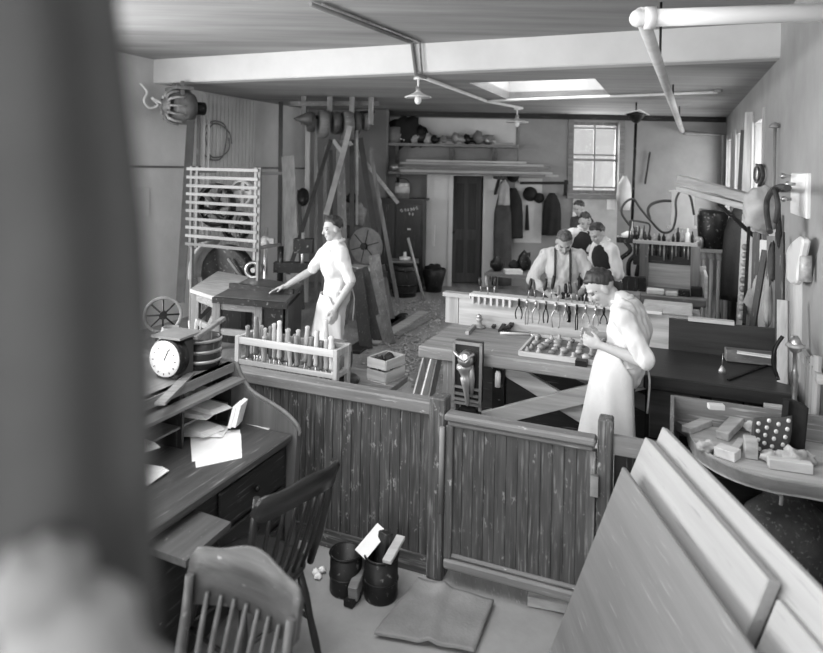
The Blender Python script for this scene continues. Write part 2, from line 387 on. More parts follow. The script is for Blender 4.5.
for i, (b0, b1, z0, z1) in enumerate(LW): area('left_daylight', W(AL-.06, (b0+b1)/2, (z0+z1)/2), VV_+Vector((0, 0, -.05)), b1-b0-.1, z1-z0-.1, 170)
for i, (b0, b1, z0, z1) in enumerate(RW): area('right_daylight', W(AR+.42, (b0+b1)/2, (z0+z1)/2), -VV_+Vector((0, 0, -.1)), b1-b0-.1, z1-z0-.1, 45)
area('office_fill', W((OA0+OA1)/2, (OB0+OB1)/2, ZN+.04), (-.0, .12, -1), OA1-OA0-.1, OB1-OB0-.1, 105)  # added fill from the unseen office opening, for desk and floor
area('back_daylight', ((WX0+WX1)/2, YB+.34, (WZ0+WZ1)/2), (0, -1, -.15), WX1-WX0-.1, WZ1-WZ0-.1, 40)
area('skylight_daylight', W((SA0+SA1)/2, (SB0+SB1)/2, ZC+.68), (0, 0, -1), SA1-SA0-.1, SB1-SB0-.1, 42)
SC.view_settings.view_transform = 'Standard'; SC.view_settings.look = 'None'; SC.view_settings.gamma = 1; SC.view_settings.exposure = 0.5
SC.view_settings.use_curve_mapping = False
# ================================================================ THE OFFICE SIDE
# a dark cloth and a pale bundle hang close to the lens, far out of focus
def drape(u, v):
    z = 1.70+(ZN-1.72)*v; k = (2.4-z)/.7
    wid = .052+.034*max(0, min(1.3, k)); x0 = -.262-.012*min(1, max(0, (z-2.2)/.15)); t = 2*math.pi*u
    r = 1+.10*math.sin(7*t)+.05*math.sin(3*t+4*v)
    return Vector((x0+(wid+.03)*math.cos(t)*r+.01*math.sin(6*v), .36+.05*math.sin(t)*r, z))
mb = MB(); mb.loft([[drape(j/42, i/30) for j in range(42)] for i in range(31)])
solo('hanging_cloth', mb, mat('curtain_cloth', .085, .95, var=.2, scale=5, bump=.2), 'dark out-of-focus cloth hanging from the ceiling at the left edge', 'cloth')
mb = MB(); c = at(110, 600, .345)
for dx, dz, rx, rz in ((-.018, .03, .022, .022), (.0, .0, .034, .036), (.012, -.04, .045, .05), (.02, -.10, .055, .06)):
    mb.ell((c.x+dx, c.y-.035, c.z+dz), (rx, .022, rz), 18, 12, jit=.25)
solo('cloth_bundle', mb, mat('bundle_cloth', .30, .95, var=.2, scale=9), 'pale out-of-focus cloth bundle bulging at the lower left corner', 'cloth')

# ---- partition and gate
def boarding(mb, a0, a1, b, z0, z1, w=.062, t=.022):
    n = max(1, round((a1-a0)/w)); w = (a1-a0)/n
    for k in range(n): rbox(mb, a0+k*w+.002, a0+(k+1)*w-.002, b, b+t-.004*(k % 2), z0, z1)
    rbox(mb, a0, a1, b+.006, b+t+.006, z0, z1)
pt = thing('partition', 'low worn beadboard partition with pale cap rail running behind the desk', 'partition', W(-2.6, 3.36), RZ)
mb = MB(); boarding(mb, -3.4, -1.24, 3.35, .0, .90); part('boarding', mb, old['z'], pt, world=True)
mb = MB(); rbox(mb, -3.4, -1.2, 3.325, 3.43, .885, .955); part('cap_rail', mb, mid['x'], pt, world=True, bevel=.008)
mb = MB(); rbox(mb, -1.24, -1.15, 3.31, 3.42, 0, .99); part('end_post', mb, old['z'], pt, world=True, bevel=.006)
mb = MB(); rbox(mb, -3.4, -1.24, 3.335, 3.352, .0, .10); part('base_board', mb, old['x'], pt, world=True)
gt = thing('swing_gate', 'dark beadboard swing gate with moulded top rail and scuffed boards', 'gate', W(-1.13, 3.30, .08), RZ)
mb = MB(); boarding(mb, -1.10, -.385, 3.30, .15, .90); part('boarding', mb, dk['z'] if False else old['z'], gt, world=True)
mb = MB(); rbox(mb, -1.135, -.35, 3.26, 3.345, .895, .935); rbox(mb, -1.12, -.36, 3.275, 3.335, .865, .897); part('top_rail', mb, mid['x'], gt, world=True, bevel=.01)
mb = MB(); rbox(mb, -1.13, -.35, 3.27, 3.34, .10, .155); rbox(mb, -1.12, -.36, 3.285, 3.33, .155, .18); part('bottom_rail', mb, mid['x'], gt, world=True, bevel=.01)
for a0, a1 in ((-1.13, -1.09), (-.395, -.35)):
    mb = MB(); rbox(mb, a0, a1, 3.28, 3.335, .155, .867); part('stile', mb, old['z'], gt, world=True, bevel=.004)
mb = MB(); mb.cyl(W(-1.145, 3.265, .40), W(-1.145, 3.265, .86), .014); part('pull_bar', mb, mid['z'], gt, 'pale upright pull bar at the edge', world=True)
mb = MB(); rbox(mb, -.372, -.335, 3.255, 3.282, .66, .76); part('hinge', mb, steel, gt, 'bright plate hinge', world=True)
gp = thing('gate_post', 'square worn post right of the gate, taller than the rail', 'post', W(-.31, 3.33), RZ)
mb = MB(); mb.box(-.035, .035, -.045, .045, 0, 1.03); part('post', mb, old['z'], gp, bevel=.008)
mb = MB(); mb.box(.036, .30, -.02, .01, .86, .95); part('short_rail', mb, mid['x'], gp, 'paler short rail board')
mb = MB(); rbox(mb, -.27, .02, 3.34, 3.36, 0, .86); part('boarding', mb, dk['z'], gp, world=True)
mb = MB(); p, q = onz(528, 598, .03), onz(580, 608, .03); mb.bar(p, q, .06, .05)
solo('wood_strip', mb, lt['x'], 'short pale wood strip lying on the floor under the gate', 'wood', bevel=.004)

# ---- desk with pigeonholes
dsk = thing('writing_desk', 'dark writing desk with pigeonhole hutch and curved end panel', 'desk', W(-2.4, 2.2), RZ)
mb = MB(); rbox(mb, -2.86, -1.95, 1.25, 3.06, .715, .757); part('desk_top', mb, wood('desk_wood', .075, 'y', rough=.35, wear=.08, wear_v=.25), dsk, world=True, bevel=.006)
mb = MB(); prof = [(-2.86, 0), (-1.96, 0), (-1.925, .74), (-1.925, .775), (-1.96, .815), (-2.03, .858), (-2.12, .892), (-2.20, .918), (-2.27, .955), (-2.33, 1.03), (-2.36, 1.09), (-2.86, 1.12)]
mb.poly([W(a, 3.065, z) for a, z in prof], UV_*.045); part('end_panel', mb, wood('panel_wood', .10, 'z', rough=.4), dsk, world=True)
edge = [W(a, 3.087, z+.006) for a, z in prof[2:11]]
mb = MB(); mb.tube(spline(edge, 5), .011, 8); part('panel_moulding', mb, mid['y'], dsk, world=True)
mb = MB(); rbox(mb, -2.84, -1.99, 1.27, 3.06, .05, .712); part('pedestal', mb, dk['y'], dsk, world=True)
for i, b0 in enumerate((2.48,)):
    for z0, z1 in ((.10, .28), (.30, .48), (.50, .69)):
        mb = MB(); rbox(mb, -1.99, -1.972, b0, b0+.54, z0, z1); dr = part('drawer', mb, dk['y'], dsk, world=True, bevel=.006)
        mb = MB(); mb.ell(W(-1.955, b0+.27, (z0+z1)/2), .016); part('knob', mb, iron, dr, world=True)
mb = MB(); rbox(mb, -2.86, -2.36, 1.4, 3.06, 1.075, 1.10); rbox(mb, -2.40, -2.352, 1.4, 3.06, 1.05, 1.10); part('hutch_top', mb, mid['y'], dsk, world=True)
mb = MB(); rbox(mb, -2.36, -2.27, 1.4, 3.055, 1.005, 1.022); part('hutch_ledge', mb, mid['y'], dsk, 'narrow lighter ledge in front of the hutch top', world=True)
mb = MB(); rbox(mb, -2.86, -2.84, 1.4, 3.06, .757, 1.075); part('hutch_back', mb, dk['y'], dsk, world=True)
for z in (.86, .96):
    mb = MB(); rbox(mb, -2.84, -2.38, 1.4, 3.06, z, z+.012); part('hutch_shelf', mb, mid['y'], dsk, world=True)
for b in (1.4, 2.02, 2.66, 3.045):
    mb = MB(); rbox(mb, -2.84, -2.37, b, b+.015, .757, 1.075); part('hutch_divider', mb, dk['z'], dsk, world=True)
mb = MB(); pts = [onz(188, 507, .68), onz(231, 522, .68), onz(186, 561, .68), onz(143, 545, .68)]; mb.poly(pts, (0, 0, -.028)); part('pull_out_slide', mb, wood('slide_wood', .085, 'y', rough=.45, speck=.15), dsk, 'paler board pulled out over the knee space', world=True)
# papers
def sheet_at(px, z, m, label, name='paper_sheet', n=1, group=None):
    mb = MB(); pts = [onz(x, y, z) for x, y in px]; mb.poly(pts, (0, 0, .0015*n)); return solo(name, mb, m, label, 'paper', group)
sheet_at([(192, 437), (241, 434), (242, 458), (196, 468)], .759, paper, 'lowest white sheet of the loose pair lying on the desk top', n=2)
sheet_at([(190, 434), (240, 430), (241, 453), (192, 462)], .7635, paper, 'upper white sheet of the loose pair lying on the desk top', n=2)
sheet_at([(236, 421), (247, 416), (278, 424), (268, 430)], .759, paper_g, 'small printed slip lying alone near the curved desk end', 'printed_slip')
# things in the pigeonholes
hb = [(2.70, .772, 24, -2.30), (2.72, .79, -10, -2.33), (2.70, .875, 8, -2.36), (2.76, .893, -6, -2.32), (2.72, .977, 5, -2.36), (2.2, .772, 6, -2.26), (2.25, .875, -9, -2.34), (1.9, .772, 4, -2.2)]
hl = ['pale envelope sticking out of the lowest hutch slot by the end panel', 'second folded paper above it in the lowest end slot', 'white folded paper poking from the middle end slot',
      'thick pale document on top of the middle end slot pile', 'long pale envelope in the top end slot of the hutch', 'bright white roll of papers at the near slot on the desk', 'pale document in the middle slot left of the divider', 'blurred white paper sheaf nearest the camera on the desk']
for i, (b, z, r, a) in enumerate(hb):
    M = Matrix.Translation(W(a-.13, b+.13, z)) @ Matrix.Rotation(RZ+R(r), 4, 'Z') @ Matrix.Rotation(R(-3+i % 3*2), 4, 'X')
    mb = MB()
    for k in range(4): mb.box(-.17, .17-.012*k, -.075+.006*k, .075, k*.0035, k*.0035+.003, M)
    solo('folded_document', mb, paper, hl[i], 'paper', 'papers in the desk pigeonholes')
mb = MB(); p = W(-2.25, 2.96, .80); M = Matrix.Translation(p) @ Matrix.Rotation(RZ+R(15), 4, 'Z') @ Matrix.Rotation(R(14), 4, 'Y')
mb.box(-.012, .012, -.05, .05, 0, .13, M); mb.box(-.03, -.012, -.055, .05, -.01, .11, M)
solo('card_packet', mb, paper, 'upright packet of pale cards leaning at the end of the hutch', 'cards')
mb = MB(); p, q = onz(193, 389, 1.035), onz(222, 373, 1.035); mb.tube([p, p.lerp(q, .75), q], [.008, .009, .006], 10)
pn = solo('pen', mb, iron, 'dark pen with a white tip lying on the hutch ledge', 'pen')
mb = MB(); mb.ell(p, .0095); part('cap', mb, enamel, pn, 'white tip', world=True)
mb = MB(); p, q = onz(160, 404, 1.104), onz(190, 374, 1.104); mb.bar(p, q, .05, .014); solo('ruler', mb, mid['x'], 'flat wooden ruler lying on the hutch top before the dial', 'ruler')

# ---- on top of the hutch
cl = thing('dial_scale', 'small box scale with a round white dial on the hutch top', 'scale', W(-2.49, 2.72, 1.10), R(-20))
mb = MB(); mb.box(-.08, .06, -.05, .10, 0, .20); part('case', mb, mat('scale_case', .08, .4, .4, var=.3), cl, bevel=.012)
mb = MB(); mb.lathe([(.0, -.065), (.096, -.065), (.104, -.055), (.106, -.04), (.106, .0), (.0, .0)], (0, 0, .112), 28, 'y'); part('rim', mb, iron, cl)
mb = MB(); mb.lathe([(.0, -.072), (.094, -.072), (.096, -.064), (0, -.064)], (0, 0, .112), 28, 'y'); df = part('dial', mb, enamel, cl, 'white dial face')
mb = MB(); mb.bar((0, -.075, .105), (.03, -.075, .165), .005, .002, (0, 1, 0)); part('pointer', mb, iron, df)
for k in range(12):
    mb = MB(); t = k*math.pi/6; mb.bar((.066*math.cos(t), -.0735, .105+.066*math.sin(t)), (.077*math.cos(t), -.0735, .105+.077*math.sin(t)), .004, .002, (0, 1, 0)); part('tick_mark', mb, iron, df)
mb = MB(); mb.box(-.10, .09, -.06, .13, .215, .227); mb.box(-.02, .02, .02, .06, .2, .215); part('pan', mb, mat('scale_pan', .22, .5, .3), cl)
tb = thing('banded_tub', 'open round banded tub with a stick across it on the hutch top', 'tub', W(-2.485, 2.935, 1.10), RZ)
mb = MB(); mb.lathe([(.0, 0), (.095, 0), (.105, .02), (.108, .17), (.098, .17), (.095, .03), (0, .03)], n=28); part('wall', mb, dk['z'], tb)
for z in (.035, .09, .15):
    mb = MB(); mb.lathe([(.106, z), (.112, z), (.113, z+.018), (.107, z+.018)], n=28, cap=False); part('band', mb, tin, tb, 'bright metal band')
mb = MB(); p, q = onb(195, 338, 2.78), onb(224, 318, 3.02); mb.bar(p, q, .03, .022); solo('flat_stick', mb, mid['x'], 'flat wooden stick laid across the open banded tub', 'stick', bevel=.003)
mb = MB(); p = W(-2.75, 2.98, 1.10); mb.lathe([(0, 0), (.06, 0), (.065, .12), (.05, .18), (.04, .18), (.05, .12), (0, .02)], p, 20)
solo('pottery_jar', mb, mid['z'], 'dull jar behind the banded tub on the hutch top', 'jar')
mb = MB(); p = W(-2.62, 3.035, 1.10); mb.lathe([(0, 0), (.045, 0), (.045, .15), (.035, .15), (.035, .02), (0, .02)], p, 20)
cn = solo('brush_can', mb, mid['z'], 'can of brushes behind the banded tub', 'can')
mb = MB()
for k in range(4): mb.cyl(p+Vector((.02*math.cos(k*1.7), .02*math.sin(k*1.7), .03)), p+Vector((.035*math.cos(k*1.7), .035*math.sin(k*1.7), .22)), .007, .005, 6)
part('brush_handle', mb, lt['z'], cn, world=True)
mb = MB(); p = ona(163, 315, -3.6); hoop = thing('spoked_wheel', 'spoked wheel leaning behind the dial scale', 'wheel', p)
M = Matrix.Rotation(R(20), 4, 'Z')
mb.tube([M @ Vector((.13*math.cos(t*math.pi/12), 0, .13*math.sin(t*math.pi/12))) for t in range(24)], .013, 8, closed=True); part('rim', mb, mid['z'], hoop)
mb = MB()
for k in range(4): t = k*math.pi/4; mb.cyl(M @ Vector((.125*math.cos(t), 0, .125*math.sin(t))), M @ Vector((-.125*math.cos(t), 0, -.125*math.sin(t))), .007, n=6)
part('spoke', mb, iron, hoop); mb = MB(); mb.cyl(M @ Vector((0, -.03, 0)), M @ Vector((0, .03, 0)), .03); part('hub', mb, iron, hoop)
mb = MB(); mb.bar((p.x, p.y, .0), (p.x, p.y, p.z-.12), .08, .08); part('stand', mb, dk['z'], hoop, world=True)

# ---- chairs
def chair(label, mid_back, face, wm, rail_h, hump, nsp, lean=.10):
    f = Vector((face[0], face[1], 0)).normalized(); rz = math.atan2(-f.x, f.y)
    t = thing('spindle_chair', label, 'chair', (mid_back[0]+f.x*.22, mid_back[1]+f.y*.22, 0), rz, 'chairs by the desk')
    z = lambda x: .0
    # seat: saddle outline
    mb = MB(); out = []
    for k in range(28):
        a = 2*math.pi*k/28; ca, sa = math.cos(a), math.sin(a)
        out.append((.22*abs(ca)**.6*math.copysign(1, ca), .21*abs(sa)**.6*math.copysign(1, sa)))
    mb.loft([[(x*.96, y*.96, .415) for x, y in out], [(x, y, .43) for x, y in out], [(x, y, .45) for x, y in out], [(x*.9, y*.9, .455) for x, y in out], [(x*.5, y*.5, .445) for x, y in out]])
    part('seat', mb, wm['y'], t)
    by = -.20; H0, H1 = .45, .95; bow = lambda x: -.05*(1-(x/.23)**2)
    yb = lambda zz: by-lean*(zz-H0)/(H1-H0)
    # crest rail, curved in plan with a shaped top
    n = 24; top, bot = [], []
    for k in range(n+1):
        x = -.235+.47*k/n; s = abs(x)/.235
        zt = H1-.012+hump*(.5+.5*math.cos(math.pi*min(1, s*1.45)))*1.0 - (.03*max(0, (s-.86)/.14)**2)
        zb = H1-rail_h-.01+.02*math.cos(math.pi*s)*.5 + (.035*max(0, (s-.86)/.14)**2)
        yy = yb(H1)+bow(x)
        top.append((x, yy-.012, zt)); bot.append((x, yy+.012, zb))
    rings = []
    for k in range(n+1):
        tx, bx = Vector(top[k]), Vector(bot[k]); tn = Vector((0, .012, 0))
        rings.append([bx-tn, bx+tn, tx+tn*.8, tx+Vector((0, 0, .006)), tx-tn*.8])
    mb = MB(); mb.loft(rings); part('crest_rail', mb, wm['x'], t)
    for sx in (-1, 1):
        mb = MB(); x = sx*.205; zt = H1-rail_h+.02
        P = [(x*.95, by+.02, .44), (x, yb(.6), .6), (x*1.03, yb(.75)+bow(x)*.5, .75), (x*1.05, yb(zt)+bow(x), zt+.06)]
        mb.tube(P, [.016, .019, .017, .014], 10); part('back_post', mb, wm['z'], t)
    for k in range(nsp):
        x = -.15+.30*k/(nsp-1); zt = H1-rail_h+.03
        mb = MB(); P = [(x*.9, by+.015, .445), (x*.95, yb(.58)+bow(x)*.4, .58), (x, yb(.72)+bow(x)*.75, .72), (x*1.02, yb(zt)+bow(x), zt)]
        mb.tube(P, [.008, .012, .010, .007], 8); part('spindle', mb, wm['z'], t)
    L = {}
    for sx in (-1, 1):
        for sy in (-1, 1):
            a, b = Vector((sx*.155, sy*.145, .43)), Vector((sx*.215, sy*.215-(.02 if sy < 0 else 0), 0)); L[sx, sy] = (a, b)
            mb = MB(); mb.tube([a, a.lerp(b, .3), a.lerp(b, .55), a.lerp(b, .8), b], [.015, .021, .016, .019, .012], 10); part('leg', mb, wm['z'], t)
    for sx in (-1, 1):
        mb = MB(); mb.cyl(L[sx, -1][0].lerp(L[sx, -1][1], .55), L[sx, 1][0].lerp(L[sx, 1][1], .55), .010); part('stretcher', mb, wm['y'], t)
    for sy, fr in ((-1, .4), (1, .5)):
        mb = MB(); mb.cyl(L[-1, sy][0].lerp(L[-1, sy][1], fr), L[1, sy][0].lerp(L[1, sy][1], fr), .010); part('stretcher', mb, wm['x'], t)
    return t
cw = {a: wood('chair_dark', .02, a, rough=.32, rand=0) for a in 'xyz'}
cg = {a: wood('chair_worn', .075, a, rough=.4, speck=.22, speck_v=.28, speck_s=30, rand=0, var=.4) for a in 'xyz'}
pa, pb = onz(262, 500, .93), onz(337, 462, .93)
d = (pb-pa).normalized(); m_ = (pa+pb)/2
chair('dark spindle-back office chair facing the desk', (m_.x-d.y*.10, m_.y+d.x*.10), (-d.y, d.x), cw, .10, .02, 6)
pa, pb = onz(196, 548, .93), onz(303, 592, .93); d = (pb-pa).normalized(); m_ = (pa+pb)/2
chair('worn chair with a broad humped crest rail nearest the camera', (m_.x+d.y*.10, m_.y-d.x*.10), (d.y, -d.x), cg, .165, .035, 7)

# ---- tins and scraps on the floor by the partition
def tin_pail(px, py, r, h, label):
    p = onz(px, py, 0); p.y += r*.9
    t = thing('tin_pail', label, 'pail', p)
    mb = MB(); mb.lathe([(0, 0), (r*.96, 0), (r, .01), (r, h), (r*.94, h), (r*.92, .02), (0, .02)], n=26); part('wall', mb, iron, t)
    mb = MB(); mb.tube([(r*1.01*math.cos(k*math.pi/13), r*1.01*math.sin(k*math.pi/13), h) for k in range(26)], .006, 6, closed=True); part('rim', mb, iron, t)
    mb = MB(); mb.tube([(r*1.01*math.cos(k*math.pi/13), r*1.01*math.sin(k*math.pi/13), h*.45) for k in range(26)], .004, 6, closed=True); part('hoop', mb, iron, t)
    return p
p1 = tin_pail(344, 599, .085, .20, 'short dark open pail left of the pair by the partition')
p2 = tin_pail(380, 606, .088, .22, 'taller dark pail right of the pair by the partition')
mb = MB(); mb.ell(p1+Vector((.02, 0, .10)), (.045, .045, .05), jit=.4); solo('rag_ball', mb, cloth_m, 'grey crumpled rag inside the left dark pail', 'rag')
mb = MB(); mb.bar(p2+Vector((-.11, -.02, .225)), p2+Vector((-.0, .10, .30)), .075, .004, (.3, -.4, 1)); solo('folded_card', mb, paper, 'white card lying tilted on the right dark pail', 'card')
mb = MB(); mb.bar(p2+Vector((.03, -.09, .232)), p2+Vector((.10, .09, .26)), .05, .02); solo('wood_strip', mb, vlt['x'], 'bright wood strip across the rim of the right dark pail', 'wood', bevel=.003)
mb = MB(); mb.bar(p2+Vector((-.02, .02, .02)), p2+Vector((.02, .06, .30)), .07, .05); solo('wood_offcut', mb, dk['z'], 'dark wood offcut standing inside the right pail', 'wood', bevel=.004)
mb = MB(); q = onz(357, 600, .0); mb.bar(q+Vector((-.02, -.05, .06)), q+Vector((.03, .16, .10)), .05, .08); solo('wood_offcut', mb, mid['x'], 'lighter wood offcut leaning between the two dark pails', 'wood', bevel=.004)
mb = MB(); q = onz(352, 606, .0); mb.bar(q+Vector((-.02, -.02, .02)), q+Vector((.02, .06, .025)), .05, .03); solo('metal_plate', mb, iron, 'little dark perforated plate lying before the two pails', 'plate')
for k, (px, py) in enumerate(((316, 572), (322, 570), (318, 576))):
    mb = MB(); mb.ell(onz(px, py, .018), (.02, .018, .016), jit=.6); solo('paper_scrap', mb, paper, '%s of three crumpled white scraps on the floor by the dark chair' % ('leftmost', 'rightmost', 'nearest')[k], 'paper')
mb = MB(); P = [onz(418, 581, .01), onz(494, 604, .01), onz(474, 655, .01), onz(374, 637, .01)]
mb.sheet(lambda u, v: P[0]*(1-u)*(1-v)+P[1]*u*(1-v)+P[2]*u*v+P[3]*(1-u)*v+Vector((0, 0, .012+.02*math.exp(-((u-.35-.2*v)/.06)**2)+.012*noise.noise(Vector((u*3, v*3, 1))))), 22, 22, .012)
solo('floor_mat', mb, matting, 'grey creased floor mat in front of the gate', 'mat')

# ---- big panels leaning at the lower right
def panel(x, y0, y1, ztop, th, label, m, foot=.36, skew=0.0):
    mb = MB(); top = Vector((x, 0, ztop)); bot = Vector((x-foot, 0, 0)); d = (top-bot); n = Vector((d.z, 0, -d.x)).normalized()*th
    pts = [bot+Vector((skew, y1, 0)), top+Vector((0, y1, 0)), top+Vector((0, y0, 0)), bot+Vector((skew, y0, 0))]
    mb.poly(pts, n); return solo('wide_board', mb, m, label, 'board', 'boards leaning at the lower right', bevel=.004)
pw = lambda n, v: wood(n, v, 'y', wear=.05, wear_v=.25, scale=.9, rand=0, var=.13)
panel(.99, 1.25, 2.95, .90, .022, 'greyish broad panel in front of the leaning stack', pw('panel_grey', .17), .335)
panel(1.125, 1.99, 3.04, 1.0, .045, 'thick pale panel second in the leaning stack, dark stain on its edge', pw('panel_pale', .33), .39)
panel(1.14, 1.15, 1.97, .955, .035, 'short pale panel in line with the thick one, cut off by the frame', pw('panel_pale', .33), .37)
panel(1.205, 1.15, 3.04, 1.05, .03, 'rearmost long pale panel of the leaning stack', pw('panel_light', .33), .40)
# ================================================================ BEHIND THE PARTITION
# low side bench behind the partition, with the rack of handles standing on it
sb = thing('side_bench', 'low side bench hidden behind the partition, carrying the handle rack', 'bench', W(-2.0, 3.75), RZ)
mb = MB(); rbox(mb, -2.95, -1.66, 3.45, 4.02, .80, .845); part('bench_top', mb, mid['x'], sb, world=True, bevel=.005)
for a in (-2.9, -1.78):
    for b in (3.5, 3.96):
        mb = MB(); rbox(mb, a-.03, a+.03, b-.03, b+.03, 0, .80); part('leg', mb, mid['z'], sb, world=True)
RA0, RA1, RB0, RB1, RZ0 = -2.66, -1.90, 3.465, 3.62, .845
tr = thing('handle_rack', 'pale slatted wooden rack full of tool handles behind the partition cap', 'rack', W((RA0+RA1)/2, 3.54, RZ0), RZ)
for b in (RB0, RB1):
    for z, h in ((.945, .03), (1.075, .045)):
        mb = MB(); rbox(mb, RA0, RA1, b, b+.018, z, z+h); part('rail', mb, lt['x'], tr, world=True, bevel=.002)
for a in (RA0, RA1-.03):
    mb = MB(); rbox(mb, a, a+.03, RB0-.004, RB0+.03, RZ0, 1.125); rbox(mb, a, a+.03, RB1-.01, RB1+.022, RZ0, 1.125); rbox(mb, a+.003, a+.027, RB0, RB1+.01, .945, .975); rbox(mb, a+.003, a+.027, RB0, RB1+.01, 1.08, 1.12); part('end_frame', mb, lt['z'], tr, world=True, bevel=.002)
mb = MB(); rbox(mb, RA0, RA1, RB0+.018, RB1, .85, .862); part('floor_board', mb, mid['x'], tr, world=True)
hh = [.30, .33, .29, .36, .28, .24, .30, .27, .33, .25, .35, .30, .26, .22, .30, .27, .33, .29, .27, .31, .32, .25, .38, .28, .24, .30]
for i, h in enumerate(hh):
    a = RA0+.06+(RA1-RA0-.12)*i/(len(hh)-1)+random.uniform(-.006, .006); b = RB0+.05+.075*((i*37) % 5)/4
    t = thing('wood_chisel', '%s upright tool from the left in the pale handle rack' % ORD[i], 'tool', W(a, b, .863), RZ, 'tools in the handle rack')
    lx, ly = random.uniform(-.02, .02), random.uniform(-.015, .015); k = random.choice((.015, .017, .020)); h += .03
    mb = MB(); P = [Vector((lx*f, ly*f, h*f)) for f in (0, .38)]; mb.tube(P, [.005, .006], 6); part('blade', mb, steel, t)
    mb = MB(); fr = [.36, .40, .5, .66, .80, .92, .98, 1.0]; rr = [.7, 1.0, .8, 1.05, 1.0, .8, .95, .5]
    mb.tube([Vector((lx*f, ly*f, h*f)) for f in fr], [k*q for q in rr], 9); part('grip', mb, (mid, lt, lt)[i % 3]['z'], t)
# drum, crate and boxes beyond the rack
dr = thing('belt_drum', 'dark round drum with a worn rim right of the handle rack', 'drum', W(-1.99, 3.72, .845), RZ+R(20))
mb = MB(); mb.lathe([(0, 0), (.10, 0), (.105, .02), (.09, .035), (0, .035)], n=24); part('base_plate', mb, dk['x'], dr)
mb = MB(); mb.lathe([(.06, -.04), (.10, -.04), (.11, -.025), (.11, .025), (.10, .04), (.06, .04)], (0, 0, .145), 26, 'x', cap=False); part('drum_shell', mb, mid['z'], dr)
mb = MB(); mb.cyl((-.05, 0, .145), (.05, 0, .145), .05); part('hub', mb, iron, dr)
cr = thing('slatted_crate', 'little pale slatted crate at the right end of the side bench', 'crate', W(-1.77, 3.90, 0), RZ+R(-14))
for sx in (-1, 1):
    for z in (.86, .935):
        mb = MB(); mb.box(sx*.075-.006, sx*.075+.006, -.10, .10, z, z+.06); part('slat', mb, lt['y'], cr)
for sy in (-1, 1):
    for z in (.86, .935):
        mb = MB(); mb.box(-.075, .075, sy*.10-.006, sy*.10+.006, z, z+.06); part('slat', mb, lt['x'], cr)
mb = MB(); mb.box(-.075, .075, -.1, .1, .845, .858); part('bottom_board', mb, lt['x'], cr)
for k, (dx, dy) in enumerate(((-.03, -.04), (.03, .0), (0, .05))):
    mb = MB(); mb.ell(W(-1.77+dx, 3.90+dy, .955), (.04, .035, .045), jit=.5); solo('rag_ball', mb, cloth_d, '%s dark lump heaped in the pale slatted crate' % ('nearest', 'middle', 'farthest')[k], 'rag')
mb = MB(); rbox(mb, -2.22, -2.10, 3.90, 3.98, .845, 1.04); solo('wood_block', mb, mid['x'], 'upright wooden block behind the right end of the handle rack', 'wood', bevel=.006)
# boards leaning at the left end of the long bench
for k, (x0, x1, m) in enumerate(((416, 428, lt), (424, 436, vlt), (432, 441, mid))):
    p = onz(x0-2, 402, .05); q = onb(x1, 349, AB(p)[1]+.25); mb = MB(); mb.bar(p, q, .07, .02, (1, -1, .2))
    solo('thin_board', mb, m['z'], '%s of the three slats leaning at the left end of the long bench' % ('left', 'middle', 'right')[k], 'board', 'slats by the bench end')
mb = MB(); rbox(mb, -1.60, -1.46, 4.10, 4.16, 0, .52); solo('fence_board', mb, lt['x'], 'pale upright board standing just behind the partition end post', 'board', bevel=.005)

# ---- the long bench
BF, BZ = 4.70, .85
lb = thing('long_workbench', 'long heavy workbench with crossed braces where the aproned man works', 'workbench', W(-.6, 5.1), RZ)
mb = MB(); rbox(mb, -1.86, -.20, BF, 5.52, BZ-.09, BZ); part('bench_top', mb, wood('bench_grey', .25, 'x', wear=.1, wear_v=.4, speck=.2), lb, 'paler left half of the top', world=True, bevel=.008)
mb = MB(); rbox(mb, -.198, .72, BF+.04, 5.52, BZ-.10, BZ-.004); part('bench_top', mb, wood('bench_dark', .038, 'x', rough=.45), lb, 'darker right half of the top', world=True, bevel=.008)
mb = MB(); rbox(mb, -1.80, -.05, 5.52, 5.56, .70, 1.11); part('back_board', mb, wood('board_grey', .40, 'x'), lb, world=True)
mb = MB(); rbox(mb, -.05, .74, 5.52, 5.56, .70, 1.085); part('back_board', mb, wood('bench_dark', .038, 'x', rough=.45), lb, world=True)
mb = MB(); rbox(mb, -1.86, -.20, 5.56, 6.3, BZ-.09, BZ); part('rear_top', mb, mid['x'], lb, world=True)
for a, b in ((-1.61, 4.79), (-1.72, 6.2), (-.25, 6.2), (-.10, 4.90), (.62, 5.4)):
    mb = MB(); rbox(mb, a-.055, a+.055, b-.05, b+.05, 0, BZ-.09); part('leg', mb, mid['z'], lb, world=True, bevel=.004)
for (a, z, c, w) in ((-1.33, .80, -.25, .30), (-1.42, .30, -.2, .80)):
    mb = MB(); b = 4.84 if z > .5 else 4.78; mb.bar(W(a, b, z), W(c, b, w), .045, .12, (0, 0, 1)); part('cross_brace', mb, wood('brace_wood', .42, 'x'), lb, world=True, bevel=.004)
mb = MB(); mb.bar(W(-1.1, 5.25, .78), W(-.1, 5.25, .45), .04, .12); part('cross_brace', mb, mid['x'], lb, world=True)
mb = MB(); rbox(mb, -1.7, .7, 5.44, 5.48, .05, .72); part('rear_apron', mb, dk['x'], lb, world=True)  # dark board added to deepen the shade under the bench
for a0, a1 in ((-.16, .16), (.235, .42), (.43, .70)):
    mb = MB(); rbox(mb, a0, a1, BF+.10, BF+.13, .40, .735); f = part('drawer_front', mb, wood('drawer_wood', .055, 'x'), lb, world=True, bevel=.004)
mb = MB(); rbox(mb, -.19, .71, BF+.13, 5.4, .38, .745); part('drawer_case', mb, black, lb, world=True)
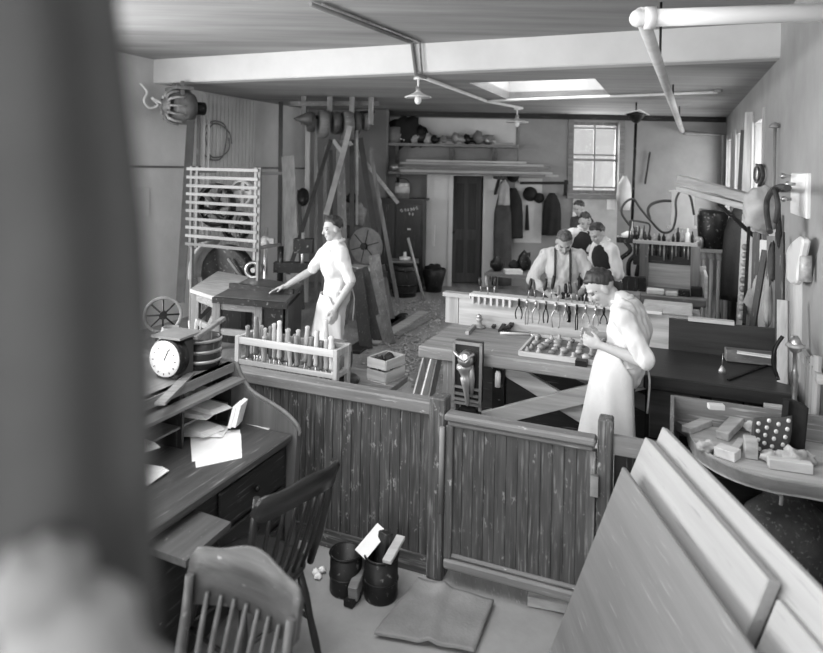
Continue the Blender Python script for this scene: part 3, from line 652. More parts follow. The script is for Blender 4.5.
# rack strip along the back board
rk = thing('tool_strip', 'pale slotted tool strip fixed along the bench back board', 'rack', W(-1.0, 5.5, 1.10), RZ)
mb = MB(); rbox(mb, -1.68, -.10, 5.44, 5.57, 1.125, 1.15); part('strip_top', mb, vlt['x'], rk, world=True, bevel=.002)
mb = MB(); rbox(mb, -1.68, -.10, 5.515, 5.56, 1.112, 1.125); part('strip_foot', mb, vlt['x'], rk, world=True)
for k in range(14):
    a = -1.66+k*.055 if k < 7 else -1.25+(k-7)*.16
    mb = MB(); rbox(mb, a, a+.018, 5.445, 5.515, 1.06, 1.125); part('peg', mb, vlt['z'], rk, world=True)
mb = MB(); rbox(mb, -1.95, -1.69, 5.50, 5.60, 1.09, 1.125); part('end_block', mb, lt['x'], rk, world=True); 
mb = MB(); rbox(mb, -1.93, -1.81, 5.53, 5.57, .85, 1.09); part('end_post', mb, lt['z'], rk, world=True)
# chisels standing in the strip, pliers hanging from it
ci = [(528, .17), (535, .15), (543, .18), (551, .20), (558, .13), (566, .14), (572, .17), (578, .15), (584, .20), (589, .16), (594, .12), (481, .13), (488, .16), (494, .15)]
ci.sort()
for i, (px, h) in enumerate(ci):
    p = onb(px, 295, 5.475 if i % 2 else 5.54); p.z = 1.151
    t = thing('chisel', '%s upright tool from the left standing in the bench tool strip' % ORD[i], 'chisel', p, RZ, 'tools standing in the bench strip')
    lx = random.uniform(-.03, .03)
    mb = MB(); mb.cyl((0, 0, 0), (lx*.4, 0, h*.45), .006, n=6); part('blade', mb, steel, t)
    mb = MB(); mb.tube([(lx*.4, 0, h*.42), (lx*.5, 0, h*.5), (lx*.8, 0, h*.8), (lx, 0, h)], [.009, .014, .016, .010], 8); part('grip', mb, (dk, mid, iron and dk)[i % 3]['z'], t)
for i, (px, L, sp) in enumerate(((519, .16, .5), (527, .20, .2), (536, .18, .55), (546, .17, .35), (556, .2, .6), (566, .13, .3), (577, .2, .15), (586, .14, .5), (596, .15, .4), (604, .12, .5))):
    p = onb(px, 300, 5.43); p.z = 1.135
    t = thing('pliers', '%s pair of pliers from the left hanging under the tool strip' % ORD[i], 'pliers', p, RZ, 'pliers hanging under the strip')
    m = steel if i % 3 else iron
    mb = MB(); mb.tube([(0, 0, .012), (0, 0, -.015), (0, 0, -.05)], [.006, .012, .009], 8); part('jaw', mb, m, t)
    for s in (-1, 1):
        mb = MB(); mb.tube(spline([(0, s*.003, -.045), (s*.02*sp*2, s*.004, -.08), (s*.035*sp*1.6, s*.004, -.12), (s*.02*sp*2, s*.004, -L)], 4), .0055, 6); part('handle', mb, m, t)
p = onb(569, 310, 5.45); mb = MB(); mb.lathe([(0, -.1), (.016, -.1), (.02, -.02), (.012, .0), (.006, .06), (0, .06)], p, 12); solo('hanging_oiler', mb, iron, 'dark oiler hanging below the tool strip before the aproned man', 'oiler')
# tray with castings
ty = thing('parts_tray', 'shallow wooden tray of small castings before the aproned man', 'tray', W(-.80, 5.06, BZ), RZ)
mb = MB(); rbox(mb, -1.08, -.52, 4.80, 5.36, BZ, BZ+.012); part('tray_bottom', mb, mid['x'], ty, world=True)
for a0, a1, b0, b1 in ((-1.08, -.52, 4.79, 4.81), (-1.08, -.52, 5.35, 5.37)):
    mb = MB(); rbox(mb, a0, a1, b0, b1, BZ, BZ+.035); part('tray_side', mb, vlt['x'], ty, world=True)
for a in (-1.09, -.53):
    mb = MB(); rbox(mb, a, a+.018, 4.80, 5.36, BZ, BZ+.035); part('tray_end', mb, vlt['y'], ty, world=True)
n = 0
for r in range(5):
    for c in range(6):
        a = -1.03+c*.088+random.uniform(-.015, .015); b = 4.86+r*.105+random.uniform(-.02, .02)
        p = W(a, b, BZ+.012); mb = MB(); k = random.random(); s = random.uniform(.8, 1.2)
        mb.lathe([(0, 0), (.022*s, 0), (.024*s, .018), (.012*s, .024), (.013*s, .045*s), (0, .05*s)], p, 9) if k < .6 else mb.ell(p+Vector((0, 0, .022)), (.028*s, .02*s, .022*s), 9, 6, jit=.4)
        solo('small_casting', mb, castm, 'small pale casting standing in the wooden parts tray on the long bench', 'casting', 'castings in the tray'); n += 1
mb = MB(); rbox(mb, -.66, -.58, 4.72, 4.79, BZ, BZ+.04); solo('wood_block', mb, iron, 'dark little block at the near right corner of the parts tray', 'block')
# cluster of planes and irons, hammer, oil cup on the bench
for k, (x0, y0, x1, y1, w) in enumerate(((493, 326, 505, 314, .03), (500, 330, 510, 318, .035), (506, 330, 516, 322, .04), (497, 322, 508, 312, .02), (510, 326, 514, 316, .03), (502, 328, 517, 329, .03))):
    p, q = onz(x0, y0, BZ+.03), onz(x1, y1, BZ+.03+.01*k); p.z = BZ+.02; q.z = BZ+.06+.012*k; q = p+(q-p).normalized()*.17
    mb = MB(); mb.bar(p, q, w, .022); solo('hand_tool', mb, iron if k % 2 else dk['x'], '%s tool from the left in the dark heap on the long bench' % ORD[k], 'tool', 'tools heaped on the bench', bevel=.003)
hm = thing('hammer', 'hammer with pale handle lying on the long bench by the tool heap', 'hammer', onz(516, 334, BZ))
p, q = onz(500, 333, BZ+.014), onz(531, 334, BZ+.014); mb = MB(); mb.tube([p, p.lerp(q, .5), q], [.012, .01, .008], 8); part('handle', mb, vlt['x'], hm, world=True)
mb = MB(); mb.tube([q+Vector((.0, .05, .0)), q, q+Vector((.01, -.06, .004))], [.008, .014, .013], 8); part('head', mb, steel, hm, world=True)
oc = thing('brass_fitting', 'turned metal fitting standing on the bench above the leg vise', 'fitting', onz(479, 328, BZ))
mb = MB(); mb.lathe([(0, 0), (.05, 0), (.055, .02), (.025, .03), (.02, .06), (.03, .07), (.03, .085), (0, .09)], n=14); part('body', mb, castm, oc)
mb = MB(); mb.ell((0, 0, .10), .022); part('knob', mb, steel, oc)
mb = MB(); mb.bar(onz(467, 333, BZ+.02), onz(474, 326, BZ+.02), .03, .03); solo('wood_scrap', mb, castm, 'pale scrap lying left of the turned fitting on the bench', 'scrap')
# leg vise on the front
vs = thing('leg_vise', 'tall framed iron leg vise on the front of the long bench', 'vise', W(-1.42, 4.62), RZ)
mb = MB(); mb.box(-.115, .10, -.02, .055, .50, .955); part('jaw_board', mb, dk['z'], vs, bevel=.004)
for x0, x1, z0, z1 in ((-.12, -.10, .46, .955), (.088, .108, .46, .955), (-.12, .108, .935, .957), (-.12, .108, .49, .51)):
    mb = MB(); mb.box(x0, x1, -.03, -.018, z0, z1); part('frame_strip', mb, tin, vs)
mb = MB(); mb.lathe([(0, -.10), (.045, -.10), (.06, -.07), (.045, -.03), (.06, 0), (0, 0)], (0, -.02, .845), 18, 'y'); part('screw_head', mb, steel, vs)
mb = MB(); mb.tube([(-.085, -.10, .90), (-.03, -.115, .855), (.0, -.115, .845), (.07, -.10, .90)], .012, 8); part('handle', mb, steel, vs)
mb = MB(); mb.lathe([(0, 0), (.055, 0), (.062, .03), (.045, .05), (.03, .09), (.04, .10), (.03, .16), (.02, .22), (.014, .30), (0, .31)], (0, 0, 0), 16, 'z', M=Matrix.Translation((-.02, -.05, .80)) @ Matrix.Rotation(math.pi, 4, 'X') @ Matrix.Rotation(R(6), 4, 'Y')); part('screw_body', mb, tin, vs)
mb = MB(); mb.tube([(.03, -.045, .80), (.04, -.05, .70), (.04, -.045, .58)], [.02, .024, .012], 10); part('guide_rod', mb, tin, vs)
for z in (.53, .57, .62): mb = MB(); mb.bar((-.10, -.03, z), (.09, -.03, z-.005), .02, .014); part('cross_strip', mb, tin, vs)
mb = MB(); mb.box(-.08, .09, -.05, .05, .40, .44); part('foot_bracket', mb, iron, vs); mb = MB(); mb.box(-.06, .06, -.0, .05, 0, .5); part('foot_post', mb, dk['z'], vs)
mb = MB(); rbox(mb, -1.28, -1.19, 4.78, 4.86, .35, .74); solo('iron_bracket', mb, iron, 'dark iron bracket hanging right of the leg vise', 'bracket') 
mb = MB(); p = W(-1.235, 4.77, .60); mb.lathe([(0, 0), (.022, 0), (.022, .1), (.014, .12), (0, .12)], p, 12); solo('small_bottle', mb, enamel, 'little white bottle on the dark bracket beside the leg vise', 'bottle')
# junk under and before the bench
for k in range(26):
    a = -.95+random.random()*.75; b = 4.2+random.random()*.5
    mb = MB(); c = W(a, b, .03); t = random.random()*6
    mb.bar(c+Vector((-.07*math.cos(t), -.07*math.sin(t), random.random()*.05)), c+Vector((.07*math.cos(t), .07*math.sin(t), .02+random.random()*.06)), .05, .02)
    solo('wood_offcut', mb, (lt, mid, vlt)[k % 3]['x'], 'pale wood offcut in the heap on the floor under the crossed braces', 'wood', 'offcuts under the bench')
for k, (px, py, w, h, m) in enumerate(((645, 425, .16, .30, mid), (668, 412, .22, .34, mid), (684, 420, .12, .26, dk), (656, 408, .10, .36, dk))):
    p = onz(px, 470, 0); p = W(-.12+.16*k, 4.30, 0); mb = MB(); M = Matrix.Translation(p) @ Matrix.Rotation(RZ+R(9*k-12), 4, 'Z'); mb.box(-w/2, w/2, -.04, .04, 0, h+.22, M)
    solo('short_board', mb, m['z'], '%s of the short boards standing behind the short rail' % ORD[k], 'board', 'short boards behind the rail', bevel=.003)
# right half: wood block, oil can, straight-edge, tail vise
mb = MB(); p, q = onz(727, 361, BZ), onz(775, 366, BZ); mb.bar(p+Vector((0, .03, .045)), q+Vector((0, .03, .045)), .10, .085); solo('wood_block', mb, mid['x'], 'big wood block lying on the dark right half of the bench', 'wood', bevel=.004)
mb = MB(); p, q = onz(737, 352, BZ+.092), onz(773, 357, BZ+.092); mb.bar(p, q, .07, .006); solo('paper_sheet', mb, paper, 'pale sheet lying on the big wood block', 'paper')
oc = thing('oil_can', 'small conical oil can on the dark right half of the bench', 'oil can', onz(722, 373, BZ-.004))
mb = MB(); mb.lathe([(0, 0), (.022, 0), (.024, .02), (.012, .04), (.008, .05), (0, .05)], n=14); part('body', mb, tin, oc)
mb = MB(); mb.cyl((0, 0, .045), (.004, 0, .14), .006, .002, 8); part('spout', mb, steel, oc)
mb = MB(); p, q = onb(688, 321, 5.54), onb(734, 327, 5.54); p.z = q.z = 1.099; mb.bar(p, q, .07, .026); solo('straight_edge', mb, vlt['x'], 'bright straight board lying along the dark back board', 'board')
mb = MB(); mb.bar(onz(728, 380, BZ+.003), onz(770, 364, BZ+.003), .02, .012); solo('iron_bar', mb, iron, 'thin dark bar lying across the right end of the bench', 'bar')
tv = thing('tail_vise', 'bright turned vise screw at the right end of the bench', 'vise', W(.70, 4.70, .62), RZ)
mb = MB(); mb.lathe([(0, .0), (.022, 0), (.025, .04), (.016, .06), (.02, .12), (.014, .14), (.02, .20), (.014, .24), (.022, .28), (.013, .32), (.013, .42), (.036, .44), (.036, .49), (.016, .53), (0, .53)], (0, 0, .08), 16); part('screw', mb, steel, tv)
mb = MB(); mb.lathe([(.03, .0), (.055, .01), (.055, .025), (.03, .035)], (0, 0, .53), 18); part('collar', mb, castm, tv)
mb = MB(); mb.box(-.03, .04, -.04, .06, 0, .10); part('bracket', mb, iron, tv)
mb = MB(); mb.tube(spline([(-.09, 0, .32), (-.12, .0, .42), (-.11, 0, .52), (-.07, 0, .60)], 5), .012, 8); part('handle', mb, iron, tv)

# ---- scrap table at the right, with a curved front
st = thing('scrap_table', 'low table with curved front edge heaped with offcuts, against the right wall', 'table', W(.4, 3.9), RZ)
fc = [onz(x, y, .76) for x, y in ((689, 428), (695, 444), (712, 457), (738, 469), (770, 478), (812, 485), (850, 492))]
fr = spline(fc, 5); bk = [W(.80, 4.22, .76), W(.0, 4.22, .76)]
mb = MB(); mb.poly([Vector((p.x, p.y, .70)) for p in fr]+[Vector((p.x, p.y, .70)) for p in bk], (0, 0, .055)); part('table_top', mb, lt['x'], st, world=True)
mb = MB(); n_ = [Vector((0, -1, 0))]*len(fr)
mb.loft([[p+Vector((0, 0, -.07)), p+Vector((0, .03, -.07)), p+Vector((0, .03, .008)), p+Vector((0, 0, .008))] for p in fr], smooth=False); part('front_lip', mb, lt['x'], st, world=True)
mb = MB(); rbox(mb, .0, .80, 4.20, 4.23, .64, .90); part('back_panel', mb, mid['x'], st, world=True)
mb = MB(); rbox(mb, -.02, .0, 3.85, 4.22, .64, .90); part('side_panel', mb, mid['y'], st, world=True)
mb = MB(); rbox(mb, .10, .80, 3.98, 4.0, .0, .70); part('lower_panel', mb, dk['x'], st, world=True)
for a, b in ((.08, 3.95), (.78, 3.62), (.78, 4.15), (.06, 4.15)):
    mb = MB(); rbox(mb, a-.03, a+.03, b-.03, b+.03, 0, .70); part('leg', mb, dk['z'], st, world=True)
TZ = .757
def block(px0, py0, px1, py1, w, t, m, label, z=TZ, dz=0, name='wood_offcut', group='offcuts on the scrap table'):
    p, q = onz(px0, py0, z+t/2), onz(px1, py1, z+t/2); q.z += dz; mb = MB(); mb.bar(p, q, w, t); return solo(name, mb, m, label, 'wood', group, bevel=.003)
block(686, 430, 716, 418, .06, .035, lt['x'], 'long pale offcut lying along the left of the scrap table')
block(722, 436, 742, 422, .07, .045, lt['x'], 'tilted pale block leaning in the middle of the scrap table', dz=.04)
block(717, 449, 738, 456, .08, .05, vlt['x'], 'bright block at the front edge of the scrap table')
block(744, 446, 757, 448, .10, .09, lt['x'], 'squarish pale block just left of the spotted cloth')
block(768, 462, 812, 468, .05, .05, vlt['x'], 'long bright plank end at the right front of the scrap table')
block(764, 412, 788, 415, .05, .10, lt['x'], 'short pale board standing at the back right of the scrap table')
block(708, 406, 724, 407, .04, .03, vlt['x'], 'small pale strip on top of the back panel of the scrap table', .902)
block(741, 413, 752, 415, .04, .02, vlt['x'], 'tiny bright chip by the back panel of the scrap table')
block(733, 452, 742, 441, .04, .03, vlt['x'], 'small bright chip behind the front block of the scrap table')
for k, (px, py, r, m) in enumerate(((754, 424, .075, vlt['x']), (760, 434, .055, lt['x']), (772, 456, .05, vlt['x']), (793, 458, .07, lt['x']), (806, 458, .05, vlt['x']), (708, 447, .05, vlt['x']))):
    p = onz(px, py, TZ+r*.5); mb = MB()
    mb.ell(p, (r, r*.8, r*.62), 16, 10, jit=.75)
    solo('shaving_heap', mb, mat('shaving_heap', .48, .9, var=.3, scale=16, fine=40, bump=.5), '%s crumpled heap of pale shavings on the scrap table' % ('topmost', 'central', 'rightward lower', 'broad right', 'rightmost', 'leftmost front')[k], 'shavings')
sc = thing('spotted_cloth', 'dark cloth with white spots standing folded on the scrap table', 'cloth', onz(765, 462, TZ))
P = [onz(758, 458, TZ), onz(783, 455, TZ)]; u = (P[1]-P[0]); T = lambda i, j: P[0]+u*i+Vector((.02*i+.05*j, .05*math.sin(3*i+2*j)+.09*j, .16*j+.035*i*j))
mb = MB(); mb.sheet(T, 14, 14, .02); part('cloth_body', mb, cloth_m, sc, world=True)
mb = MB()
for i in range(4):
    for j in range(4):
        q = T(.14+.24*i, .16+.22*j+(.09 if i % 2 else 0)) if .16+.22*j+(.09 if i % 2 else 0) < 1 else None
        if q:
            d = MB(); d.ell(q+Vector((0, -.004, 0)), (.012, .006, .012), 10, 6); part('white_spot', d, enamel, sc, world=True)
mb = MB(); P_ = onz(790, 452, TZ); mb.sheet(lambda u, v: P_+Vector((.09*u+.02*v, .05+.03*math.sin(5*u), .26*v-.03*u)), 10, 10, .03); solo('dark_felt', mb, cloth_d, 'dark felt standing behind the spotted cloth', 'cloth')
sk = MB(); c = onz(786, 560, .25)
sk.loft([[Vector((c.x+.05+math.cos(2*math.pi*j/24)*r*(1+.12*noise.noise(Vector((math.cos(2*math.pi*j/24)*2, math.sin(2*math.pi*j/24)*2, z*5)))), c.y+.1+.7*math.sin(2*math.pi*j/24)*r, z)) for j in range(24)] for r, z in ((.2, .0), (.25, .08), (.26, .22), (.25, .36), (.2, .46), (.12, .52), (.1, .55), (.13, .58))])
solo('stuffed_sack', sk, canvas, 'dark printed sack standing under the scrap table', 'sack')
mb = MB(); q = onz(775, 497, .60); mb.tube(spline([q+Vector((-.06, 0, .06)), q+Vector((-.01, 0, .03)), q+Vector((.03, 0, .01)), q+Vector((.03, 0, -.04))], 5), .009, 6); solo('rope_end', mb, vlt['x'], 'pale bent rope end above the printed sack', 'rope')
# slatted crate standing at the right wall
mb = MB(); cs = thing('slatted_rack', 'pale slatted rack standing against the right wall', 'rack', W(.80, 4.95), RZ)
for k in range(6):
    mb = MB(); b = 4.55+.10*k; mb.bar(W(.77, b, 0.0), W(.80, b+.02, 1.15-.03*k), .05, .02, (1, 0, 0)); part('slat', mb, lt['z'], cs, world=True)
mb = MB(); rbox(mb, .785, .82, 4.5, 5.15, 1.0, 1.06); part('rail', mb, lt['y'], cs, world=True)
# ================================================================ MACHINES ON THE LEFT
pm = ona(178, 107, -6.15)
mo = thing('electric_motor', 'round caged electric motor hung from the ceiling at the upper left', 'motor', pm, R(-48))
MY = Matrix.Identity(4)
mb = MB(); mb.lathe([(.0, -.10), (.16, -.10), (.205, -.06), (.215, .0), (.23, .01), (.23, .13), (.21, .14), (.19, .19), (.08, .21), (0, .21)], n=28, axis='y'); part('housing', mb, mat('motor_grey', .13, .5, .2, var=.25, scale=9), mo)
for k in range(12):
    t = 2*math.pi*k/12; c, s = math.cos(t), math.sin(t)
    mb = MB(); mb.tube([(c*.12, -.175, s*.12), (c*.18, -.16, s*.18), (c*.22, -.09, s*.22), (c*.228, .01, s*.228)], .018, 6); part('cage_bar', mb, castm, mo)
mb = MB(); mb.lathe([(0, -.20), (.05, -.20), (.06, -.18), (.135, -.17), (.14, -.15), (0, -.15)], (0, 0, 0), 20, 'y'); part('bearing_cap', mb, castm, mo); mb = MB(); mb.cyl((0, .19, 0), (0, .36, 0), .09); part('belt_pulley', mb, iron, mo)
mb = MB(); mb.box(-.2, .2, -.1, .12, .22, .26); [mb.box(x-.02, x+.02, -.02, .02, .1, ZC-pm.z) for x in (-.14, .14)]; part('hanger', mb, mid['x'], mo)
mb = MB(); P = [ona(140, 83, -6.55), ona(147, 92, -6.5), ona(144, 101, -6.5), ona(150, 108, -6.5), ona(158, 105, -6.45), ona(152, 98, -6.45), ona(160, 102, -6.4), ona(168, 104, -6.3)]
mb.tube(spline(P, 6), .018, 6); solo('loose_cable', mb, pipe_w, 'pale loose cable curling from the wall to the motor', 'cable')
def strap(px0, py0, Y0, px1, py1, Y1, w, m, label, name='drive_belt', cat='belt', t=.012, group='drive belts'):
    mb = MB(); mb.bar(at(px0, py0, Y0), at(px1, py1, Y1), w, t, (0, -1, 0)); return solo(name, mb, m, label, cat, group)
strap(191, 120, 8.25, 180, 303, 7.7, .10, belt_d, 'broad dark belt running straight down from the ceiling motor')
mb = MB(); P = [ona(205+22*.5+13*math.cos(k*.6)*(1+.25*math.sin(k)), 138+19*math.sin(k*.6)+k*.25, AL+.10) for k in range(22)]; mb.tube(spline(P, 4), .011, 6); solo('hose_coil', mb, pipe_g, 'grey hose coil hanging on the pale panelling', 'hose')
mb = MB(); q0, q1 = ona(132, 188, AL+.01), ona(148, 216, AL+.01); rbox(mb, AL, AL+.03, AB(q0)[1], AB(q1)[1], q1.z, q0.z); solo('wall_hatch', mb, plaster_l, 'flat square hatch cover on the left wall below the thin rail', 'hatch', bevel=.006)
for k, (px, w) in enumerate(((199, .05), (204, .05), (209, .04))):
    p = ona(px, 105, AL+.12); mb = MB(); mb.bar((p.x, p.y, .0), p, w, .02, (0, -1, 0)); solo('wood_lath', mb, white_p if k else mid['z'], '%s of three laths standing by the motor belt' % ('left', 'middle', 'right')[k], 'board', 'laths by the motor')
# slatted belt guard
g0, g1 = at(190, 247, 7.6), at(258, 250, 7.15); gv = Vector((g1.x-g0.x, g1.y-g0.y, 0)); gl = gv.length; gu = gv.normalized(); grz = math.atan2(gu.y, gu.x)
gw = wood('guard_slats', .19, 'x', rand=.25)
gd = thing('belt_guard', 'pale slatted guard standing over the saw pulleys', 'guard', (g0.x, g0.y, 1.28), grz)
for k in range(10):
    mb = MB(); z = k*.098; mb.box(-.05, gl, -.03, -.012, z, z+.034); part('slat', mb, gw, gd)
for x in (0, .09, gl-.05, gl-.0):
    mb = MB(); mb.box(x-.015, x+.02, -.010, .02, -.02 if x < gl-.06 else -.1, .93); part('upright', mb, mid['z'] if x < .1 else gw, gd)
for x in (-.02, gl-.03):
    mb = MB(); mb.box(x, x+.035, .0, .40, .85, .885); mb.box(x, x+.035, .0, .40, .02, .055); part('side_rail', mb, mid['y'], gd)
mb = MB(); mb.box(0, .03, .0, .04, -1.28, 0); part('leg', mb, mid['z'], gd); mb = MB(); mb.box(gl-.04, gl-.01, .02, .06, -.33, 0); part('leg', mb, mid['z'], gd)
def wheel(px, py, Y, r, label, spokes=5, m=iron, wid=.10, tilt=RZ, name='belt_pulley', cat='pulley'):
    t = thing(name, label, cat, at(px, py, Y), tilt)
    mb = MB(); mb.lathe([(r*.84, -wid/2), (r, -wid/2), (r*1.01, 0), (r, wid/2), (r*.84, wid/2), (r*.84, -wid/2)], n=30, axis='y', cap=False); part('rim', mb, m, t)
    mb = MB(); mb.cyl((0, -wid*.7, 0), (0, wid*.7, 0), r*.2); part('hub', mb, m, t)
    for k in range(spokes):
        a = 2*math.pi*k/spokes; mb = MB(); mb.bar((0, 0, 0), (r*.9*math.cos(a), 0, r*.9*math.sin(a)), wid*.5, r*.13, (0, 1, 0)); part('spoke', mb, m, t)
    return t
wheel(216, 205, 7.75, .26, 'upper dark spoked pulley behind the slatted guard'); wheel(236, 226, 7.7, .18, 'lower dark pulley behind the slatted guard'); wheel(243, 193, 7.8, .16, 'pale pulley behind the upper right of the slatted guard', 4, lt['x'])
mb = MB(); p, q = at(205, 208, 7.75), at(250, 232, 7.6); mb.cyl(at(215, 205, 7.95), at(215, 205, 7.62), .03); mb.cyl(p, q, .025); solo('drive_shaft', mb, iron, 'dark shaft crossing behind the slatted guard', 'shaft')
# saw bench
tc = [onz(*p, .95) for p in ((214, 296), (286, 302), (303, 284), (250, 277))]
sw = thing('saw_bench', 'dark-topped saw bench with pale timber frame where the man rests his hand', 'saw', ((tc[0]+tc[2])/2).to_2d().to_3d(), RZ)
mb = MB(); mb.poly(tc, (0, 0, -.05)); part('saw_table', mb, mat('saw_iron', .10, .45, .4, var=.3, scale=5), sw, world=True, bevel=.005)
wg = [onz(*p, .94) for p in ((190, 289), (214, 296.5), (250, 277), (218, 271))]
mb = MB(); mb.poly(wg, (0, 0, -.035)); part('side_table', mb, mat('side_boards', .34, .6, stretch=(2, 9, 2), scale=2, var=.3), sw, 'pale wooden side table', world=True)
mb = MB(); c = (tc[0]+tc[1])/2; [mb.poly([Vector((p.x, p.y, .12)) for p in [tc[0].lerp(tc[1], .66)+Vector((0, .04, 0)), tc[1].lerp(tc[3], .06), tc[2].lerp(tc[0], .06), tc[3].lerp(tc[2], .5)]], (0, 0, .78))]; part('base', mb, iron, sw, world=True)
for i, (p, q) in enumerate(((wg[0]+Vector((.05, .05, 0)), tc[0].lerp(tc[1], .03)+Vector((0, .05, 0))), (tc[0].lerp(tc[1], .03)+Vector((0, .05, 0)), tc[0].lerp(tc[1], .62)+Vector((0, .05, 0))), (wg[0]+Vector((.05, .05, 0)), wg[3]+Vector((0, -.06, 0))))):
    for z in (.30, .60, .86):
        mb = MB(); a, b = Vector((p.x, p.y, z)), Vector((q.x, q.y, z)); mb.bar(a, b, .03, .09 if z > .8 else .06); part('rail', mb, mid['x'], sw, world=True)
for p in (wg[0]+Vector((.05, .05, 0)), tc[0].lerp(tc[1], .03)+Vector((0, .05, 0)), tc[0].lerp(tc[1], .62)+Vector((0, .05, 0)), wg[3]+Vector((0, -.06, 0))):
    mb = MB(); mb.bar((p.x, p.y, 0), (p.x, p.y, .90), .08, .08); part('leg', mb, mid['z'], sw, world=True, bevel=.004)
mb = MB(); mb.bar(wg[0].lerp(wg[1], .1)+Vector((0, 0, -.75)), wg[1]+Vector((0, 0, -.2)), .03, .05); part('brace', mb, mid['x'], sw, world=True)
mb = MB(); mb.bar(tc[0]+Vector((0, -.03, -.03)), tc[1]+Vector((.02, -.03, -.03)), .04, .055); part('front_strip', mb, iron, sw, world=True)
mb = MB(); mb.bar(tc[1].lerp(tc[2], .1)+Vector((-.01, 0, -.45)), tc[1].lerp(tc[2], .9)+Vector((-.01, 0, -.45)), .03, .75); part('side_panel', mb, mat('saw_panel', .05, .5, var=.5, scale=5, stretch=(6, 6, .5)), sw, world=True)
mb = MB(); mb.bar(tc[0].lerp(tc[3], .4)+Vector((0, 0, .025)), tc[1].lerp(tc[2], .4)+Vector((0, 0, .025)), .03, .05); part('fence', mb, iron, sw, world=True)
bw = thing('hooded_wheel', 'big dark drum wheel with pale curved hood behind the saw bench', 'wheel', at(228, 274, 8.15), R(-20))
mb = MB(); mb.lathe([(.0, -.07), (.33, -.07), (.37, -.05), (.37, .05), (0, .05)], n=32, axis='y'); part('drum', mb, iron, bw)
mb = MB(); mb.sheet(lambda u, v: Vector(((.46)*math.cos(R(105)+R(85)*u), -.16+.36*v, .46*math.sin(R(105)+R(85)*u)-.0)), 14, 3, .03); part('hood', mb, lt['z'], bw, 'pale bent wooden hood')
mb = MB(); mb.box(-.3, .3, -.04, .1, -bw.location.z, -.3); part('stand', mb, dk['z'], bw); mb = MB(); mb.bar((.1, -.14, .22), (.36, -.14, -.06), .03, .03); part('brace', mb, mid['x'], bw)
tp = thing('drill_post', 'bright upright drill post with handwheel at the back of the saw bench', 'drill', Vector((at(265, 283, 7.5).x, 7.5, 0)))
z = lambda y: at(265, y, 7.5).z
mb = MB(); mb.cyl((0, 0, 0), (0, 0, z(228)), .025); part('column', mb, steel, tp)
mb = MB(); mb.lathe([(.02, 0), (.06, .01), (.07, .06), (.05, .11), (.03, .13)], (0, 0, z(247)), 14); mb.box(-.10, .10, -.05, .05, z(243), z(238)); part('head', mb, castm, tp)
mb = MB(); c = Vector((-.10, -.16, z(268))); mb.tube([c+Vector((.085*math.cos(k*math.pi/10), .0, .085*math.sin(k*math.pi/10))) for k in range(20)], .02, 8, closed=True)
h = part('handwheel', mb, steel, tp); mb = MB(); mb.cyl(c+Vector((0, -.03, 0)), (-.02, .02, z(266)), .03); part('wheel_hub', mb, steel, h)
mb = MB(); mb.box(.10, .5, -.04, .1, z(272), z(262)); part('cross_arm', mb, iron, tp); mb = MB(); mb.cyl((.43, 0, z(284)), (.43, 0, z(232)), .02); part('spindle', mb, steel, tp); mb = MB(); mb.box(.33, .55, -.06, .08, z(252), z(238)); part('gear_box', mb, iron, tp)
mb = MB(); mb.cyl((.18, 0, z(284)), (.18, 0, z(246)), .03); part('screw', mb, iron, tp)
# boards standing along the left wall
def stand(px0, py0, px1, py1, Y0, Y1, w, m, label, name='leaning_board', t=.025, group='boards along the left wall'):
    p, q = at(px0, py0, Y0), at(px1, py1, Y1); d = p-q; q2 = p-d*(p.z/d.z) if d.z > 0 else q
    mb = MB(); mb.bar(q2, p, w, t, (0, -1, 0)); return solo(name, mb, m, label, 'board', group, bevel=.003)
stand(288, 156, 293, 277, 10.6, 10.2, .21, lt['z'], 'broad pale board standing left of the belts on the left wall')
stand(281, 102, 279, 300, 11.0, 11.0, .07, dk['z'], 'dark full-height strip at the left wall board joint')
stand(308, 126, 306, 290, 10.6, 10.6, .08, lt['z'], 'pale tall board reaching the line shaft')
stand(316, 128, 316, 290, 10.7, 10.6, .06, mid['z'], 'thin tall board beside the pale one under the shaft')
stand(299, 190, 302, 290, 10.4, 10.1, .06, dk['z'], 'dark narrow board leaning right of the broad pale board')
stand(326, 145, 323, 300, 10.6, 10.2, .06, mid['z'], 'narrow mid-toned board behind the working man')
mb = MB(); p = at(303, 197, 10.35); mb.lathe([(0, -.03), (.09, -.02), (.1, 0), (.09, .02), (0, .03)], p, 18, 'y', M=Matrix.Scale(1.5, 4, (0, 0, 1))); solo('dark_plate', mb, iron, 'dark oval plate hanging on the boards of the left wall', 'plate')
# line shaft and its belts
pul = mat('pulley_iron', .09, .5, .3, var=.4, scale=9)
ls = thing('line_shaft', 'overhead line shaft with pulleys under the ceiling near the chimney', 'line shaft', at(340, 118, 10.0))
mb = MB(); mb.cyl(at(296, 119, 9.8), at(374, 112, 10.4), .03); part('shaft', mb, iron, ls, world=True)
for k, (px, py, r, w, m) in enumerate(((311, 116, .16, .10, pul), (323, 118, .22, .14, mid['x']), (336, 117, .18, .12, pul), (347, 121, .26, .14, mid['x']), (356, 117, .19, .10, pul), (366, 116, .14, .09, mid['x']))):
    c = at(px, py+6, 9.85+k*.07); mb = MB(); M = Matrix.Rotation(R(18), 4, 'Z')
    mb.lathe([(.0, -w/2), (r*.5, -w/2), (r*.92, -w/2), (r, 0), (r*.92, w/2), (r*.5, w/2), (0, w/2)], c, 22, 'x', M=M); part('pulley', mb, m, ls, world=True)
for px in (304, 330, 352, 371):
    c = at(px, 112, 10.05); mb = MB(); mb.box(c.x-.04, c.x+.04, c.y-.05, c.y+.05, c.z-.2, ZC); part('hanger', mb, mid['z'], ls, world=True)
